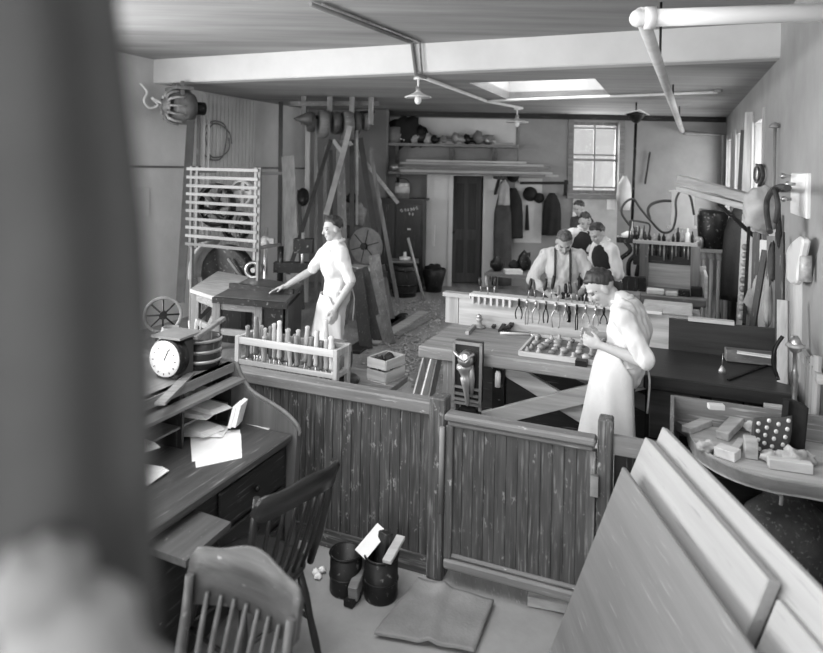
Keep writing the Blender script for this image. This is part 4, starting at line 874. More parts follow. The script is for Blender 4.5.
mb = MB(); c = at(330, 106, 10.05); mb.bar(at(290, 104, 9.95)+Vector((0, 0, .0)), at(378, 104, 10.4), .14, .07); part('ceiling_batten', mb, mid['x'], ls, world=True)
mb = MB(); mb.lathe([(.10, 0), (.12, .05), (.03, .25), (.0, .30)], at(313, 119, 9.75), 16, 'x', M=Matrix.Rotation(math.pi, 4, 'Z')); part('cone', mb, pul, ls, world=True)
strap(331, 140, 9.8, 288, 274, 8.3, .055, belt_d, 'dark slanting belt crossing down to the left behind the man')
strap(350, 126, 9.75, 344, 150, 9.7, .08, belt_l, 'short pale belt piece bending at the big pulley')
strap(345, 146, 9.7, 326, 215, 9.0, .08, belt_l, 'pale belt slanting down from the bend towards the man')
strap(333, 140, 9.8, 342, 152, 9.7, .06, belt_l, 'short pale belt lying across the fork under the shaft')
strap(349, 142, 9.9, 398, 203, 10.6, .06, lt['x'], 'pale thin strip slanting right from the shaft to the cabinet')
strap(340, 140, 9.9, 343, 258, 9.6, .13, mid['z'], 'broad upright belt hanging in the middle of the shaft')
strap(352, 140, 9.95, 352, 240, 9.7, .07, belt_d, 'dark upright belt right of the broad one')
strap(360, 138, 10.0, 377, 245, 9.6, .09, belt_d, 'dark belt slanting down right to the grinder')
strap(357, 130, 10.0, 357, 225, 9.8, .04, belt_l, 'thin pale cord-like belt beside the dark upright belt')
strap(331, 150, 9.9, 331, 240, 9.8, .05, belt_d, 'dark narrow belt just left of the broad upright belt')
strap(370, 150, 10.1, 398, 303, 10.0, .06, mid['z'], 'long thin board-like belt slanting beside the cabinet')
for k, (px, py, w, h) in enumerate(((356, 214, .34, .4), (352, 198, .2, .16), (349, 232, .2, .2))):
    c = at(px, py, 9.9); mb = MB(); mb.ell(c, (w/2, .06, h/2), 12, 8, jit=.5); solo('hanging_rag', mb, (mid['x'], cloth_d, cloth_m)[k], '%s mottled rag among the belts above the grinder' % ('largest', 'uppermost', 'lowest')[k], 'rag')
# grinder
gs = thing('disc_grinder', 'big round grinding disc on a wooden stand behind the man', 'grinder', Vector((at(366, 246, 9.2).x, 9.2, 0)), R(-28))
gz = at(366, 246, 9.2).z
mb = MB(); mb.lathe([(0, -.035), (.24, -.035), (.265, -.02), (.265, .02), (0, .02)], (0, 0, gz), 34, 'y'); part('disc', mb, stone, gs)
for k in range(6):
    a = k*math.pi/3+.3; mb = MB(); mb.bar((.05*math.cos(a), -.037, gz+.05*math.sin(a)), (.24*math.cos(a), -.037, gz+.24*math.sin(a)), .012, .004, (0, 1, 0)); part('segment_seam', mb, iron, gs)
mb = MB(); mb.cyl((0, -.08, gz), (0, .3, gz), .05); part('arbor', mb, iron, gs)
mb = MB(); mb.box(-.25, .15, -.14, .1, gz-.33, gz-.29); part('work_rest', mb, lt['x'], gs)
for sx in (-1, 1):
    for sy in (-.12, .3):
        mb = MB(); mb.bar((sx*.10, sy, gz-.3), (sx*.24, sy*1.3, 0), .07, .07); part('leg', mb, mid['z'], gs)
mb = MB(); mb.box(-.2, .2, .0, .28, gz-.45, gz-.38); part('bed', mb, dk['x'], gs)
for k, (x0, y0, x1, y1, Y0, m) in enumerate(((357, 272, 366, 345, 8.3, dk), (370, 272, 386, 330, 8.6, mid), (362, 268, 378, 335, 8.6, dk), (374, 255, 384, 318, 9.0, mid))):
    stand(x0, y0, x1, y1, Y0, Y0-.35, .16, m['z'], '%s dark board leaning against the grinder stand' % ('nearest', 'widest pale-edged', 'second', 'farthest')[k], group='boards against the grinder')
# cabinet, can, barrel, broom, basket
cp = onz(400, 291, 0); cb = thing('tool_cabinet', 'dark cupboard with chalk scrawl on its door left of the pilaster', 'cabinet', W(*AB(at(401, 285, 11.6))[:2]) , R(-8))
w0 = .38; ztop = at(400, 201, 11.5).z
mb = MB(); mb.box(-w0, w0, 0, .45, .05, ztop); part('body', mb, dk['z'], cb); mb = MB(); mb.box(-w0-.05, w0+.05, -.04, .5, ztop, ztop+.04); part('top_board', mb, dk['x'], cb)
mb = MB(); mb.box(-.10, w0-.03, -.022, 0, .15, ztop-.05); dd = part('door', mb, dk['z'], cb, bevel=.005)
mb = MB(); mb.box(-w0+.03, -.13, -.022, 0, .15, ztop-.05); part('door', mb, dk['z'], cb, bevel=.005)
mb = MB(); mb.box(.10, .16, -.03, -.022, ztop-.52, ztop-.49); part('label_plate', mb, paper_g, dd, 'small pale plate')
for k, (x, z, l) in enumerate(((-.04, -.18, .05), (.04, -.17, .03), (.09, -.165, .03), (.14, -.155, .04), (.19, -.145, .03), (.24, -.13, .04), (.12, -.235, .02), (.18, -.24, .02))):
    mb = MB(); mb.tube([(x, -.024, ztop+z), (x+l*.5, -.024, ztop+z+.035), (x+l, -.024, ztop+z-.005), (x+l*.4, -.024, ztop+z-.02)], .006, 5); part('chalk_mark', mb, enamel, dd)
p = at(402, 198, 11.6); p = Vector((p.x, 11.72, ztop+.04)); cn = thing('paint_can', 'bright tin can standing on the dark cupboard', 'can', p)
mb = MB(); mb.lathe([(0, 0), (.13, 0), (.13, .27), (.125, .28), (0, .28)], n=24); part('wall', mb, tin, cn)
mb = MB(); mb.tube([(.13*math.cos(a), 0, .26+.10*math.sin(a)) for a in [math.pi*k/10 for k in range(11)]], .008, 6); part('bail', mb, iron, cn)
mb = MB(); mb.lathe([(.131, .10), (.134, .10), (.134, .22), (.131, .22)], n=24, cap=False); part('paper_label', mb, paper_g, cn)
br = thing('keg', 'dark keg with a tray on top before the cupboard', 'keg', onz(404, 298, 0)+Vector((0, .2, 0)))
mb = MB(); mb.lathe([(0, 0), (.20, 0), (.235, .2), (.245, .32), (.235, .45), (.22, .60), (0, .60)], n=26); part('staves', mb, mid['z'] if False else dk['z'], br)
for zz in (.06, .2, .45, .55):
    mb = MB(); r = .208 if zz < .1 else .236; mb.lathe([(r, zz), (r+.008, zz), (r+.008, zz+.03), (r, zz+.03)], n=26, cap=False); part('hoop', mb, iron, br)
mb = MB(); mb.box(-.26, .24, -.2, .2, .60, .625); part('tray', mb, mid['x'], br)
mb = MB(); mb.lathe([(0, 0), (.09, 0), (.10, .05), (.03, .06), (.025, .14), (0, .14)], br.location+Vector((0, -.02, .626)), 16); solo('small_lamp', mb, enamel, 'little white lamp on the keg tray', 'lamp')
mb = MB(); mb.tube([onz(424, 300, .02), at(408, 238, 10.7)], .022, 8); solo('broom_stick', mb, lt['z'], 'pale stick leaning on the keg in front of the cupboard', 'stick')
bk = thing('wicker_basket', 'dark basket on the floor by the pale pilaster', 'basket', onz(434, 293, 0)+Vector((0, .15, 0)))
mb = MB(); mb.lathe([(0, 0), (.14, 0), (.22, .4), (.20, .42), (.13, .03), (0, .03)], n=20); part('weave', mb, dk['z'], bk); mb = MB(); mb.ell((0, 0, .40), (.17, .17, .10), jit=.5); part('contents', mb, cloth_d, bk)
mb = MB(); mb.tube(spline([at(435, 225, 12.1), at(434.5, 238, 12.1), at(434, 246, 12.1)], 4), [.01]*8+[.03], 6); solo('hanging_brush', mb, enamel, 'white brush hanging on the pale pilaster', 'brush')
# planks and shavings on the floor
for k, (x0, y0, x1, y1, w, m) in enumerate(((372, 344, 424, 312, .16, lt), (352, 352, 402, 318, .2, dk), (396, 336, 430, 318, .10, mid), (414, 386, 430, 352, .05, mid), (380, 330, 404, 314, .12, dk))):
    p, q = onz(x0, y0, .02), onz(x1, y1, .02); mb = MB(); mb.bar(p, q, w, .03); solo('floor_plank', mb, m['x'], '%s plank lying on the shop floor near the barrel' % ('pale', 'broad dark', 'small mid-toned', 'nearest narrow', 'short dark')[k] if k != 3 else 'narrow strip lying on the floor left of the long bench', 'board', bevel=.003)
mb = MB()
for k in range(900):
    x, y = random.gauss(412, 22), 300+80*random.random()**1.3
    p = onz(x, y, .008)
    if AB(p)[1] < 4.7 or p.x < -1.4 : continue
    a = random.random()*6; d = Vector((math.cos(a), math.sin(a), 0))*random.uniform(.012, .04); e = Vector((-d.y, d.x, 0))*.4; h = Vector((0, 0, random.uniform(.004, .02)))
    mb.add([p-d-e, p-d+e, p+e+h, p-e+h, p+d-e*.7, p+d+e*.7], [(0, 1, 2, 3), (3, 2, 5, 4)])
o = solo('wood_shavings', mb, shav, 'pale shavings scattered over the shop floor before the door', 'shavings'); o['kind'] = 'stuff'
# ================================================================ BACK WALL
sh = thing('wall_shelf', 'long cluttered wall shelf high above the door', 'shelf', at(455, 148, 12.1))
z0 = at(455, 147, 12.1).z
mb = MB(); xa, xb = at(386, 146, 12.1).x, at(518, 147, 12.1).x; mb.box(xa, xb, 11.95, YB, z0, z0+.05); part('shelf_board', mb, mid['x'], sh, world=True)
for px in (397, 452, 496):
    x = at(px, 150, 12.1).x; mb = MB(); mb.bar((x, YB-.03, z0-.30), (x, 12.0, z0), .06, .06); mb.box(x-.04, x+.04, YB-.06, YB, z0-.3, z0); part('bracket', mb, mid['z'], sh, world=True)
mb = MB(); mb.box(xa, xb, YB-.02, YB, z0+.05, ZC-.12); part('back_board', mb, plaster_l, sh, 'pale board behind the shelf things', world=True)
mb = MB(); mb.box(xa-.1, 6.0, YB-.06, YB, ZC-.10, ZC); struct('trim_9', mb, dk['x'])
sx = z0+.05
def onshelf(px, w, h, m, label, kind='bar', name='shelf_tool', d=.1):
    x = at(px, 140, 12.15).x; mb = MB(); p = Vector((x, 12.12, sx))
    if kind == 'bar': mb.bar(p+Vector((-w/2, 0, h/2)), p+Vector((w/2, .02, h/2)), d, h)
    elif kind == 'lump': mb.ell(p+Vector((0, 0, h*.5)), (w*.6, d*.7, h*.62), 14, 9, jit=.7)
    elif kind == 'tub': mb.lathe([(0, 0), (w/2, 0), (w/2, h), (w*.45, h), (w*.45, .03), (0, .03)], p, 20)
    else: mb.tube([p+Vector((-w/2, 0, h*.6)), p+Vector((-w*.3, 0, h*.7)), p+Vector((-w*.1, 0, h*.6)), p+Vector((0, 0, h*.6)), p+Vector((w*.2, 0, h*.65)), p+Vector((w/2, 0, h*.45))], [h*.3, h*.7, h*.65, h*.3, h*.35, h*.55], 10)
    return solo(name, mb, m, label, 'tool' if name == 'shelf_tool' else name.split('_')[-1], 'things on the high shelf')
onshelf(393, .30, .30, pipe_g, 'grey tub at the left end of the high shelf', 'tub', 'shelf_tub')
onshelf(406, .55, .46, cloth_d, 'dark tangled bundle beside the tub on the high shelf', 'lump', 'rope_bundle')
for k, (px, w, h, m, kd) in enumerate(((400, .16, .2, tin, 'lump'), (414, .22, .2, castm, 'lump'), (422, .2, .3, iron, 'lump'), (428, .2, .18, castm, 'lump'), (437, .25, .13, iron, 'tube'), (447, .3, .12, mid['x'], 'tube'), (458, .25, .17, castm, 'tube'), (470, .3, .15, iron, 'tube'), (482, .35, .2, mid['x'], 'tube'), (489, .2, .12, steel, 'tube'), (502, .4, .05, lt['x'], 'bar'), (453, .5, .05, lt['x'], 'bar'))):
    onshelf(px, w, h, m, '%s small tool from the left beside the dark bundle on the high shelf' % ORD[k], kd)
# lumber rack
lr = thing('lumber_rack', 'pair of rack arms carrying the stacked boards over the door', 'rack', at(455, 165, 12.0))
zr = at(455, 175, 11.9).z
for px in (398, 498):
    x = at(px, 175, 11.9).x; mb = MB(); mb.box(x-.04, x+.04, 11.65, YB, zr-.06, zr); mb.bar((x, YB-.03, zr-.4), (x, 11.75, zr-.05), .05, .05); part('arm', mb, dk['y'], lr, world=True)
for k, (p0, p1, y, dz, w, m) in enumerate(((388, 545, 11.75, 0, .14, mid), (400, 552, 11.72, .045, .15, lt), (392, 536, 11.76, .09, .13, mid), (404, 548, 11.74, .135, .15, mid), (399, 558, 11.9, .0, .13, lt), (402, 540, 11.9, .05, .12, mid), (404, 530, 11.9, .10, .14, lt), (400, 543, 11.76, .18, .12, lt), (403, 550, 11.9, .15, .13, mid), (406, 526, 11.84, .23, .12, lt))):
    x0, x1 = at(p0, 170, y).x, at(p1, 170, y).x; mb = MB(); mb.bar((x0, y, zr+dz+.02), (x1, y+.02, zr+dz+.02), w*.9, .038)
    solo('lumber_board', mb, m['x'], 'long board in the stack on the rack arms over the door', 'board', 'lumber stacked over the door')
mb = MB(); mb.tube([at(392, 168, 11.7), at(398, 166, 11.7)], [.06, .03], 8); solo('lamp_oil_can', mb, tin, 'bright small can at the left end of the lumber rack', 'can')
# coats, hats, poster
def coat(px, ytop, ybot, Y, w, m, label, name='hanging_coat', fold=5):
    t, b = at(px, ytop, Y), at(px, ybot, Y); H = t.z-b.z
    def ring(v, n=30):
        wid = w*(.35+.65*min(1, v*4)**.7)*(1+.15*v); out = []
        for j in range(n):
            a = 2*math.pi*j/n; r = 1+.13*math.sin(fold*a+3*v)*min(1, v*2)
            out.append(Vector((t.x+wid*.5*math.cos(a)*r, Y+.10*math.sin(a)*r*(.6+.6*v), t.z-H*v)))
        return out
    mb = MB(); mb.loft([ring(i/16) for i in range(17)]); o = solo(name, mb, m, label, 'coat', 'coats by the door')
    return o
coat(503, 190, 285, YB-.28, .30, cloth_m, 'grey coat hanging nearest the door pilaster')
coat(513, 188, 238, YB-.14, .32, cloth_d, 'dark coat hanging left of the poster')
coat(552, 193, 235, YB-.14, .30, cloth_d, 'dark coat hanging right of the poster', fold=7)
coat(504, 180, 205, YB-.42, .18, cloth_p, 'small pale cloth hung over the grey coat', 'hanging_cloth')
mb = MB(); rbox_ = (at(515, 178, YB-.01), at(541, 243, YB-.01)); mb.box(rbox_[0].x, rbox_[1].x, YB-.02, YB, rbox_[1].z, rbox_[0].z); solo('wall_board', mb, paper_g, 'plain pale board on the back wall between the dark coats', 'board')
for k, (px, py, r, lab) in enumerate(((530, 194, .14, 'round dark hat hanging on the pale wall board'), (539, 198, .10, 'smaller dark cap hanging right of the round hat'), (513, 176, .12, 'dark hat on top of the coats by the door'))):
    mb = MB(); mb.lathe([(0, .10), (r*.55, .10), (r*.62, .02), (r, .01), (r, -.01), (0, -.01)], at(px, py, YB-.05 if k < 2 else YB-.1), 20, 'y', M=Matrix.Rotation(math.pi, 4, 'Z')); solo('felt_hat', mb, cloth_d, lab, 'hat')
mb = MB(); p = at(527, 205, YB-.04); mb.tube([p, at(527, 230, YB-.04)], [.02, .045], 8); solo('hanging_strap', mb, leather if False else cloth_d, 'dark strap hanging below the round hat', 'strap')
mb = MB(); p, q = at(553, 186, 12.0), at(572, 187, 12.0); mb.bar(at(520, 183, 12.3), at(568, 183, 12.3), .05, .05); mb.bar(at(566, 180, 12.3), at(565, 196, 12.3), .06, .06); solo('wall_bracket', mb, iron, 'dark iron bracket on the wall left of the back window', 'bracket')
# things beneath the back window
mb = MB(); mb.box(at(573, 196, YB).x, at(617, 196, YB).x, YB-.025, YB, at(590, 262, YB).z, at(590, 199, YB).z); solo('white_backboard', mb, paper_g, 'pale wide board on the wall under the back window', 'board')
mb = MB(); mb.box(at(573, 196, YB-.05).x, at(581, 196, YB).x, YB-.05, YB-.026, at(590, 235, YB).z, at(590, 212, YB).z); solo('wall_notice', mb, paper, 'white notice on the board left of the standing figures', 'notice')
mb = MB(); mb.box(at(607, 196, YB-.05).x, at(614, 196, YB).x, YB-.05, YB-.026, at(590, 209, YB).z, at(590, 198, YB).z); solo('wall_notice', mb, paper, 'small white notice under the right corner of the back window', 'notice')
mb = MB(); c = at(626, 195, 12.1); mb.loft([[Vector((c.x+(r*math.cos(2*math.pi*j/18))*(1+.2*math.sin(3*j)), 12.2+.06*math.sin(2*math.pi*j/18), z)) for j in range(18)] for r, z in ((.03, at(626, 176, 12.2).z), (.10, at(626, 184, 12.2).z), (.13, at(626, 196, 12.2).z), (.10, at(626, 210, 12.2).z))]); solo('hanging_towel', mb, cloth_w, 'white towel hanging beside the back window', 'towel')
def hoses(P, Y, r, label, m=rubber, name='hose_loop', cat='hose'):
    mb = MB(); mb.tube(spline([at(x, y, Y) for x, y in P], 7), r, 8); return solo(name, mb, m, label, cat)
hoses([(632, 228), (622, 214), (624, 204), (633, 199), (640, 208), (650, 220), (662, 232), (672, 230), (676, 216), (676, 200), (682, 190), (690, 196), (694, 215)], 8.8, .016, 'long dark hose looping along the back wall')
hoses([(650, 219), (648, 210), (652, 204), (662, 201), (671, 201)], 8.9, .02, 'short dark hose bend beside the long loop')
hoses([(634, 228), (630, 221), (642, 222), (650, 226), (646, 245)], 8.7, .013, 'thin dark hose curling down to the back bench')
hoses([(650, 152), (648, 165), (645, 184)], 12.35, .018, 'thin iron hook hanging on the back wall', iron, 'wall_hook', 'hook')
mb = MB(); a, b = at(672, 192, 9.6), at(694, 226, 9.6); mb.box(a.x, b.x, 9.6, 9.62, b.z, a.z); mb.box(a.x-.04, b.x+.04, 9.6, 9.635, b.z-.04, b.z); mb.box(a.x-.04, b.x+.04, 9.6, 9.635, a.z, a.z+.03); mb.box(a.x+.1, a.x+.14, 9.62, 9.66, .4, b.z); solo('notice_panel', mb, mat('notice_paper', .62, .8, var=.12, scale=3), 'pale framed notice panel behind the hose loop', 'notice')
# ---- the back bench
bb = thing('rear_workbench', 'rear workbench with tool shelf against the right windows', 'workbench', W(-.05, 8.1), RZ)
def rb(a0, a1, b0, b1, z0, z1): m = MB(); rbox(m, a0, a1, b0, b1, z0, z1); return m
part('bench_top', rb(-.42, .30, 7.70, 8.35, .78, .86), mid['x'], bb, world=True, bevel=.006)
part('back_board', rb(-.42, .32, 8.35, 8.39, .86, 1.14), wood('board_grey', .33, 'x'), bb, world=True)
part('end_board', rb(.29, .32, 7.85, 8.37, .86, 1.10), wood('board_grey', .33, 'x'), bb, world=True)
part('upper_back', rb(-.50, .2, 8.40, 8.43, 1.10, 1.38), dk['x'], bb, world=True)
part('tool_shelf', rb(-.50, .22, 8.30, 8.52, 1.375, 1.41), lt['x'], bb, world=True)
for a in (-.37, .2):
    part('leg', rb(a-.05, a+.05, 7.8, 7.9, 0, .78), mid['z'], bb, world=True); part('leg', rb(a-.05, a+.05, 8.3, 8.4, 0, 1.375), mid['z'], bb, world=True)
part('knee_panel', rb(-.37, .25, 8.1, 8.13, .05, .78), dk['x'], bb, world=True)
for k in range(15):
    a = -.46+k*.045; p = W(a, 8.36, 1.37); h = random.uniform(.12, .2); mb = MB(); mb.tube([p, p+Vector((0, 0, -.4*h)), p+Vector((0, 0, -h))], [.006, .012, .008], 6)
    solo('hanging_chisel', mb, (steel, castm, iron)[k % 3], '%s tool from the left hanging under the rear bench shelf' % ORD[k], 'tool', 'tools hanging under the rear shelf')
for k in range(13):
    a = -.47+k*.053; p = W(a, 8.41, 1.411); h = random.uniform(.07, .17); r = random.uniform(.016, .024); mb = MB(); mb.lathe([(0, 0), (r, 0), (r, h*.6), (r*.4, h*.75), (r*.4, h), (0, h)], p, 12)
    solo('shelf_bottle', mb, enamel if k == 11 else (iron, castm, dk['z'])[k % 3], '%s bottle or tin from the left on the rear bench shelf' % ORD[k] if k != 11 else 'white bottle standing out on the rear bench shelf', 'bottle', 'bottles on the rear shelf')
for k, (a, b, w, d, h, m) in enumerate(((-.22, 7.85, .18, .10, .06, vlt['x']), (-.05, 7.82, .12, .08, .05, lt['x']), (.08, 7.88, .12, .10, .07, iron), (.21, 7.95, .12, .12, .10, cloth_d), (-.37, 8.0, .09, .15, .16, iron))):
    solo('bench_item', rb(a-w/2, a+w/2, b-d/2, b+d/2, .86, .86+h), m, '%s item from the left on the rear bench top' % ('second bright', 'third pale', 'fourth dark', 'rightmost dark', 'leftmost dark')[k], 'tool', bevel=.01)
gr = [('pale box under the rear bench front edge', (690, 305, 706, 310), vlt), ('grey box left of it under the rear bench', (655, 300, 672, 312), mid)]
bx = thing('low_chest', 'low chest with pale lid between the two benches', 'chest', W(-.1, 6.85), RZ)
part('chest_body', rb(-.55, .20, 6.75, 7.15, 0, .80), dk['x'], bx, world=True); part('chest_lid', rb(-.57, .22, 6.72, 7.17, .80, .86), lt['x'], bx, world=True, bevel=.005)
solo('pale_box', rb(-.30, .15, 6.80, 7.0, .86, .95), vlt['x'], 'long pale box lying on the low chest', 'box', bevel=.006); solo('grey_box', rb(-.54, -.33, 6.78, 7.0, .86, 1.02), mid['x'], 'grey box with iron fittings left of the long pale box', 'box', bevel=.006)
# radiator, dark drum, coat on the right
ra = thing('radiator', 'pale column radiator under the far right windows', 'radiator', W(.42, 9.3), RZ)
for k in range(5):
    mb = MB(); x = .24+k*.085; 
    for b in (9.12, 9.22): mb.tube([W(x, b, .22), W(x, b, 1.16)], .022, 8)
    mb.tube(spline([W(x, 9.10, 1.14), W(x, 9.14, 1.2), W(x, 9.20, 1.2), W(x, 9.24, 1.14)], 3), .028, 8); part('column', mb, white_p, ra, world=True)
part('foot_bar', rb(.20, .62, 9.10, 9.24, .10, .22), iron, ra, world=True); part('top_board', rb(.16, .70, 9.05, 9.45, 1.23, 1.27), lt['x'], ra, 'wooden board on top', world=True)
for a in (.23, .6): part('foot', rb(a-.03, a+.03, 9.1, 9.24, 0, .1), iron, ra, world=True)
dd = thing('dust_drum', 'dark round drum above the radiator board', 'drum', at(712, 243, 9.1))
mb = MB(); p = at(712, 240, 9.15); mb.lathe([(0, 0), (.15, 0), (.17, .05), (.19, .42), (.17, .48), (0, .5)], W(.42, 9.27, 1.271), 24); part('barrel', mb, iron, dd, world=True); mb = MB(); mb.bar(at(700, 210, 9.0), at(722, 213, 9.0), .06, .05); part('top_rag', mb, cloth_p, dd, world=True)
mb = MB(); q = onb(711, 243, 9.08); mb.lathe([(0, 0), (.05, 0), (.055, .10), (.035, .15), (0, .15)], W(.26, 9.12, 1.271), 16); mb.box(*[0]*6) if False else None
solo('tin_kettle', mb, tin, 'bright tin on the radiator board before the dark drum', 'tin')
coat(739, 208, 300, 7.8, .32, cloth_d, 'long dark coat hanging on the right wall by the leaning boards', fold=4)
# leaning boards along the right wall
def lean(px0, py0, px1, py1, a0, a1, w, m, label, t=.03, name='leaning_board'):
    p = ona(px0, py0, a0); q = onb(px1, py1, AB(p)[1]-.06); d = p-q; q = p-d*(p.z/d.z); qa = AB(q); q = W(min(qa[0], .80), qa[1], 0)
    mb = MB(); mb.bar(q, p, w, t, UV_+VV_*.5); return solo(name, mb, m, label, 'board', 'boards along the right wall', bevel=.003)
for k, (x0, y0, x1, y1, a0, a1, w, m, t, lab) in enumerate((  # alternating dark tones stand in for shadow gaps between the boards
    (750, 112, 741, 320, .80, .66, .10, lt, .05, 'tallest narrow pale board between the right windows'),
    (745, 130, 735, 320, .80, .60, .10, dk, .04, 'tall board behind the tallest pale one'),
    (733, 225, 722, 320, .72, .45, .14, mid, .03, 'board leaning behind the dark coat'),
    (738, 222, 729, 325, .74, .5, .10, dk, .03, 'narrow board leaning right beside the dark coat'),
    (752, 215, 746, 330, .76, .6, .20, vlt, .03, 'broad bright board under the leather hood'),
    (761, 225, 758, 330, .76, .62, .10, mid, .04, 'mid board just right of the chain of notches'),
    (769, 215, 767, 335, .78, .64, .09, dk, .04, 'dark board under the dark hood rim'),
    (776, 215, 775, 345, .78, .66, .10, lt, .04, 'pale plank below the upright pipe'),
    (785, 262, 785, 370, .81, .79, .08, vlt, .04, 'bright post under the white shade'),
    (797, 255, 797, 400, .81, .79, .10, lt, .04, 'rightmost post beside the white shade'),
    (757, 232, 754, 330, .70, .6, .07, dk, .03, 'dark lath added as the shadow gap between the bright board and the mid board'),  # dark lath put in where only a shadow gap lies
    (764, 240, 762, 330, .70, .6, .06, vlt, .03, 'bright thin lath right of the mid board'),
    (772, 236, 772, 335, .70, .6, .07, mid, .03, 'mid-toned lath under the end of the hood rim'),
    (780, 232, 780, 345, .70, .6, .06, dk, .03, 'dark lath added as a shadow gap just left of the white shade'),  # another dark lath in place of a shadow gap
    (783, 300, 783, 345, .68, .6, .07, lt, .03, 'short pale lath under the white shade'),
    (747, 240, 741, 320, .70, .6, .05, vlt, .03, 'bright lath left of the notched strip'),
    (731, 240, 718, 318, .70, .40, .08, dk, .03, 'dark narrow stick leaning behind the radiator'),
    (765, 250, 752, 330, .70, .55, .05, dk, .03, 'dark slanting stick across the bright board'))):
    lean(x0, y0, x1, y1, a0, a1, w, m['z'], lab, t)
rs = thing('notched_rack', 'dark notched strip hanging among the right wall boards', 'strip', ona(747, 240, .70))
mb = MB(); p, q = ona(749, 225, .70), ona(744, 325, .58); mb.bar(q, p, .05, .03, VV_); part('strip', mb, dk['z'], rs, world=True)
for k in range(9):
    mb = MB(); mb.ell(p.lerp(q, .25+.085*k)+VV_*-.03, (.03, .03, .035), 8, 6); part('notch_ball', mb, castm, rs, world=True)
for k, (px, py, w, h, m) in enumerate(((752, 310, .26, .42, cloth_p), (757, 290, .12, .3, leather), (772, 262, .10, .38, cloth_m), (779, 228, .06, .30, cloth_d), (768, 300, .10, .5, cloth_p))):
    c = ona(px, py, .66); mb = MB(); mb.ell(c, (w*.32, .04, h*.42), 12, 8, jit=.5, M=Matrix.Rotation(RZ, 4, 'Z')); solo('hanging_apron', mb, m, '%s hanging among the boards on the right wall' % ('pale sack low', 'pale leather scrap', 'grey cloth', 'dark strap cloth by the hood', 'pale cloth strip')[k], 'cloth')
# hood, lumber ends, pipes, boxes on the right wall
hd = thing('canvas_hood', 'pale rounded canvas hood with dark curved rim hung on the right wall', 'hood', ona(760, 210, .55))
c = ona(761, 210, .55)
mb = MB(); mb.ell(c, (.125, .10, .155), 20, 14, jit=.35); part('hood_cloth', mb, leather, hd, world=True)
mb = MB(); P = [ona(x, y, .53) for x, y in ((770, 232), (767, 215), (767, 201), (771, 192), (779, 187), (788, 188))]; mb.tube(spline(P, 5), [.018]*26, 8); part('rim', mb, belt_d, hd, world=True)
mb = MB(); P = [ona(x, y, .50) for x, y in ((775, 190), (778, 205), (776, 222))]; mb.tube(spline(P, 4), .014, 8); part('strap', mb, belt_d, hd, world=True)
mb = MB(); mb.cyl(ona(775, 190, .5), ona(780, 190, .84), .02); part('hook', mb, iron, hd, world=True)
for k, (x0, y0, x1, y1) in enumerate(((681, 179, 752, 199), (680, 189, 748, 207))):
    p, q = at(x0, y0, 8.0), at(x1, y1, 6.35); mb = MB(); mb.bar(p, q, .10, .06 if k else .09); solo('lumber_board', mb, lt['y'], '%s of two long boards jutting out from the right wall hood' % ('upper', 'lower')[k], 'board', bevel=.004)
mb = MB(); p = at(720, 196, 7.0); mb.bar(p+Vector((-.02, 0, -.06)), W(.84, AB(p)[1]+.1, p.z-.06), .05, .05); mb.bar(p+Vector((-.02, 0, -.08)), W(.84, AB(p)[1]+.1, p.z-.5), .04, .04); solo('lumber_bracket', mb, dk['x'], 'dark wall arm under the two jutting boards', 'bracket')
up = thing('wall_pipe', 'thin upright pipe with a flanged top on the right wall', 'pipe', ona(776, 330, .78))
mb = MB(); a, b = ona(775, 126, .80), ona(774, 320, .80); mb.cyl(Vector((a.x, a.y, .3)), a, .014); part('pipe', mb, tin, up, world=True)
mb = MB(); mb.lathe([(.015, -.02), (.05, -.015), (.055, 0), (.02, .03), (0, .035)], a, 16); part('flange', mb, castm, up, world=True); mb = MB(); mb.bar(a, a+VV_*.06, .03, .03); part('clip', mb, iron, up, world=True)
for k, (px, py) in enumerate(((783, 176), (784, 199), (788, 184))):
    p = ona(px, py, .76); mb = MB(); mb.tube([p, W(.85, AB(p)[1]+.02, p.z)], [.013, .010], 8); mb.ell(p, .023); solo('coat_knob', mb, steel, '%s bright knob beside the white wall box' % ('upper', 'lower', 'middle')[k], 'knob', 'knobs on the right wall')
a, b = ona(791, 173, .815), ona(806, 219, .815)
wb = thing('wall_box', 'flat white box on the right wall', 'box', (a+b)/2, RZ); mb = MB(); rbox(mb, .815, .85, AB(b)[1], AB(a)[1], b.z, a.z); part('box_body', mb, enamel, wb, world=True, bevel=.006); mb = MB(); rbox(mb, .810, .815, AB(b)[1]+.03, AB(a)[1]-.03, b.z+.03, a.z-.03); part('box_lid', mb, enamel, wb, world=True)
c = ona(791, 259, .72)
sd = thing('enamel_shade', 'white curved enamel shade on the right wall under the box', 'shade', c)
mb = MB(); pts = spline([ona(x, y, .74) for x, y in ((798, 236), (802, 240), (800, 253), (797, 268), (795, 283), (788, 282), (784, 270), (785, 255), (790, 243), (798, 236))], 4)[:-1]; mb.poly(pts, VV_*.05); part('shade', mb, enamel, sd, world=True, bevel=.012)
mb = MB(); mb.cyl(c+VV_*.06+UV_*-.175+Vector((0, 0, -.12)), c+VV_*.06+UV_*-.175+Vector((0, 0, .05)), .036); part('socket', mb, castm, sd, world=True); mb = MB(); mb.bar(c+VV_*.03, c+VV_*.16, .03, .03); part('arm', mb, iron, sd, world=True)
P = [ona(x, y, .80) for x, y in ((757, 165), (760, 172), (758, 182), (755, 178), (756, 168), (761, 166), (763, 176), (759, 186))]
mb = MB(); mb.tube(spline(P, 5), .02, 6); solo('cord_coil', mb, rubber, 'dark cord coil hanging between the windows on the right wall', 'cord')
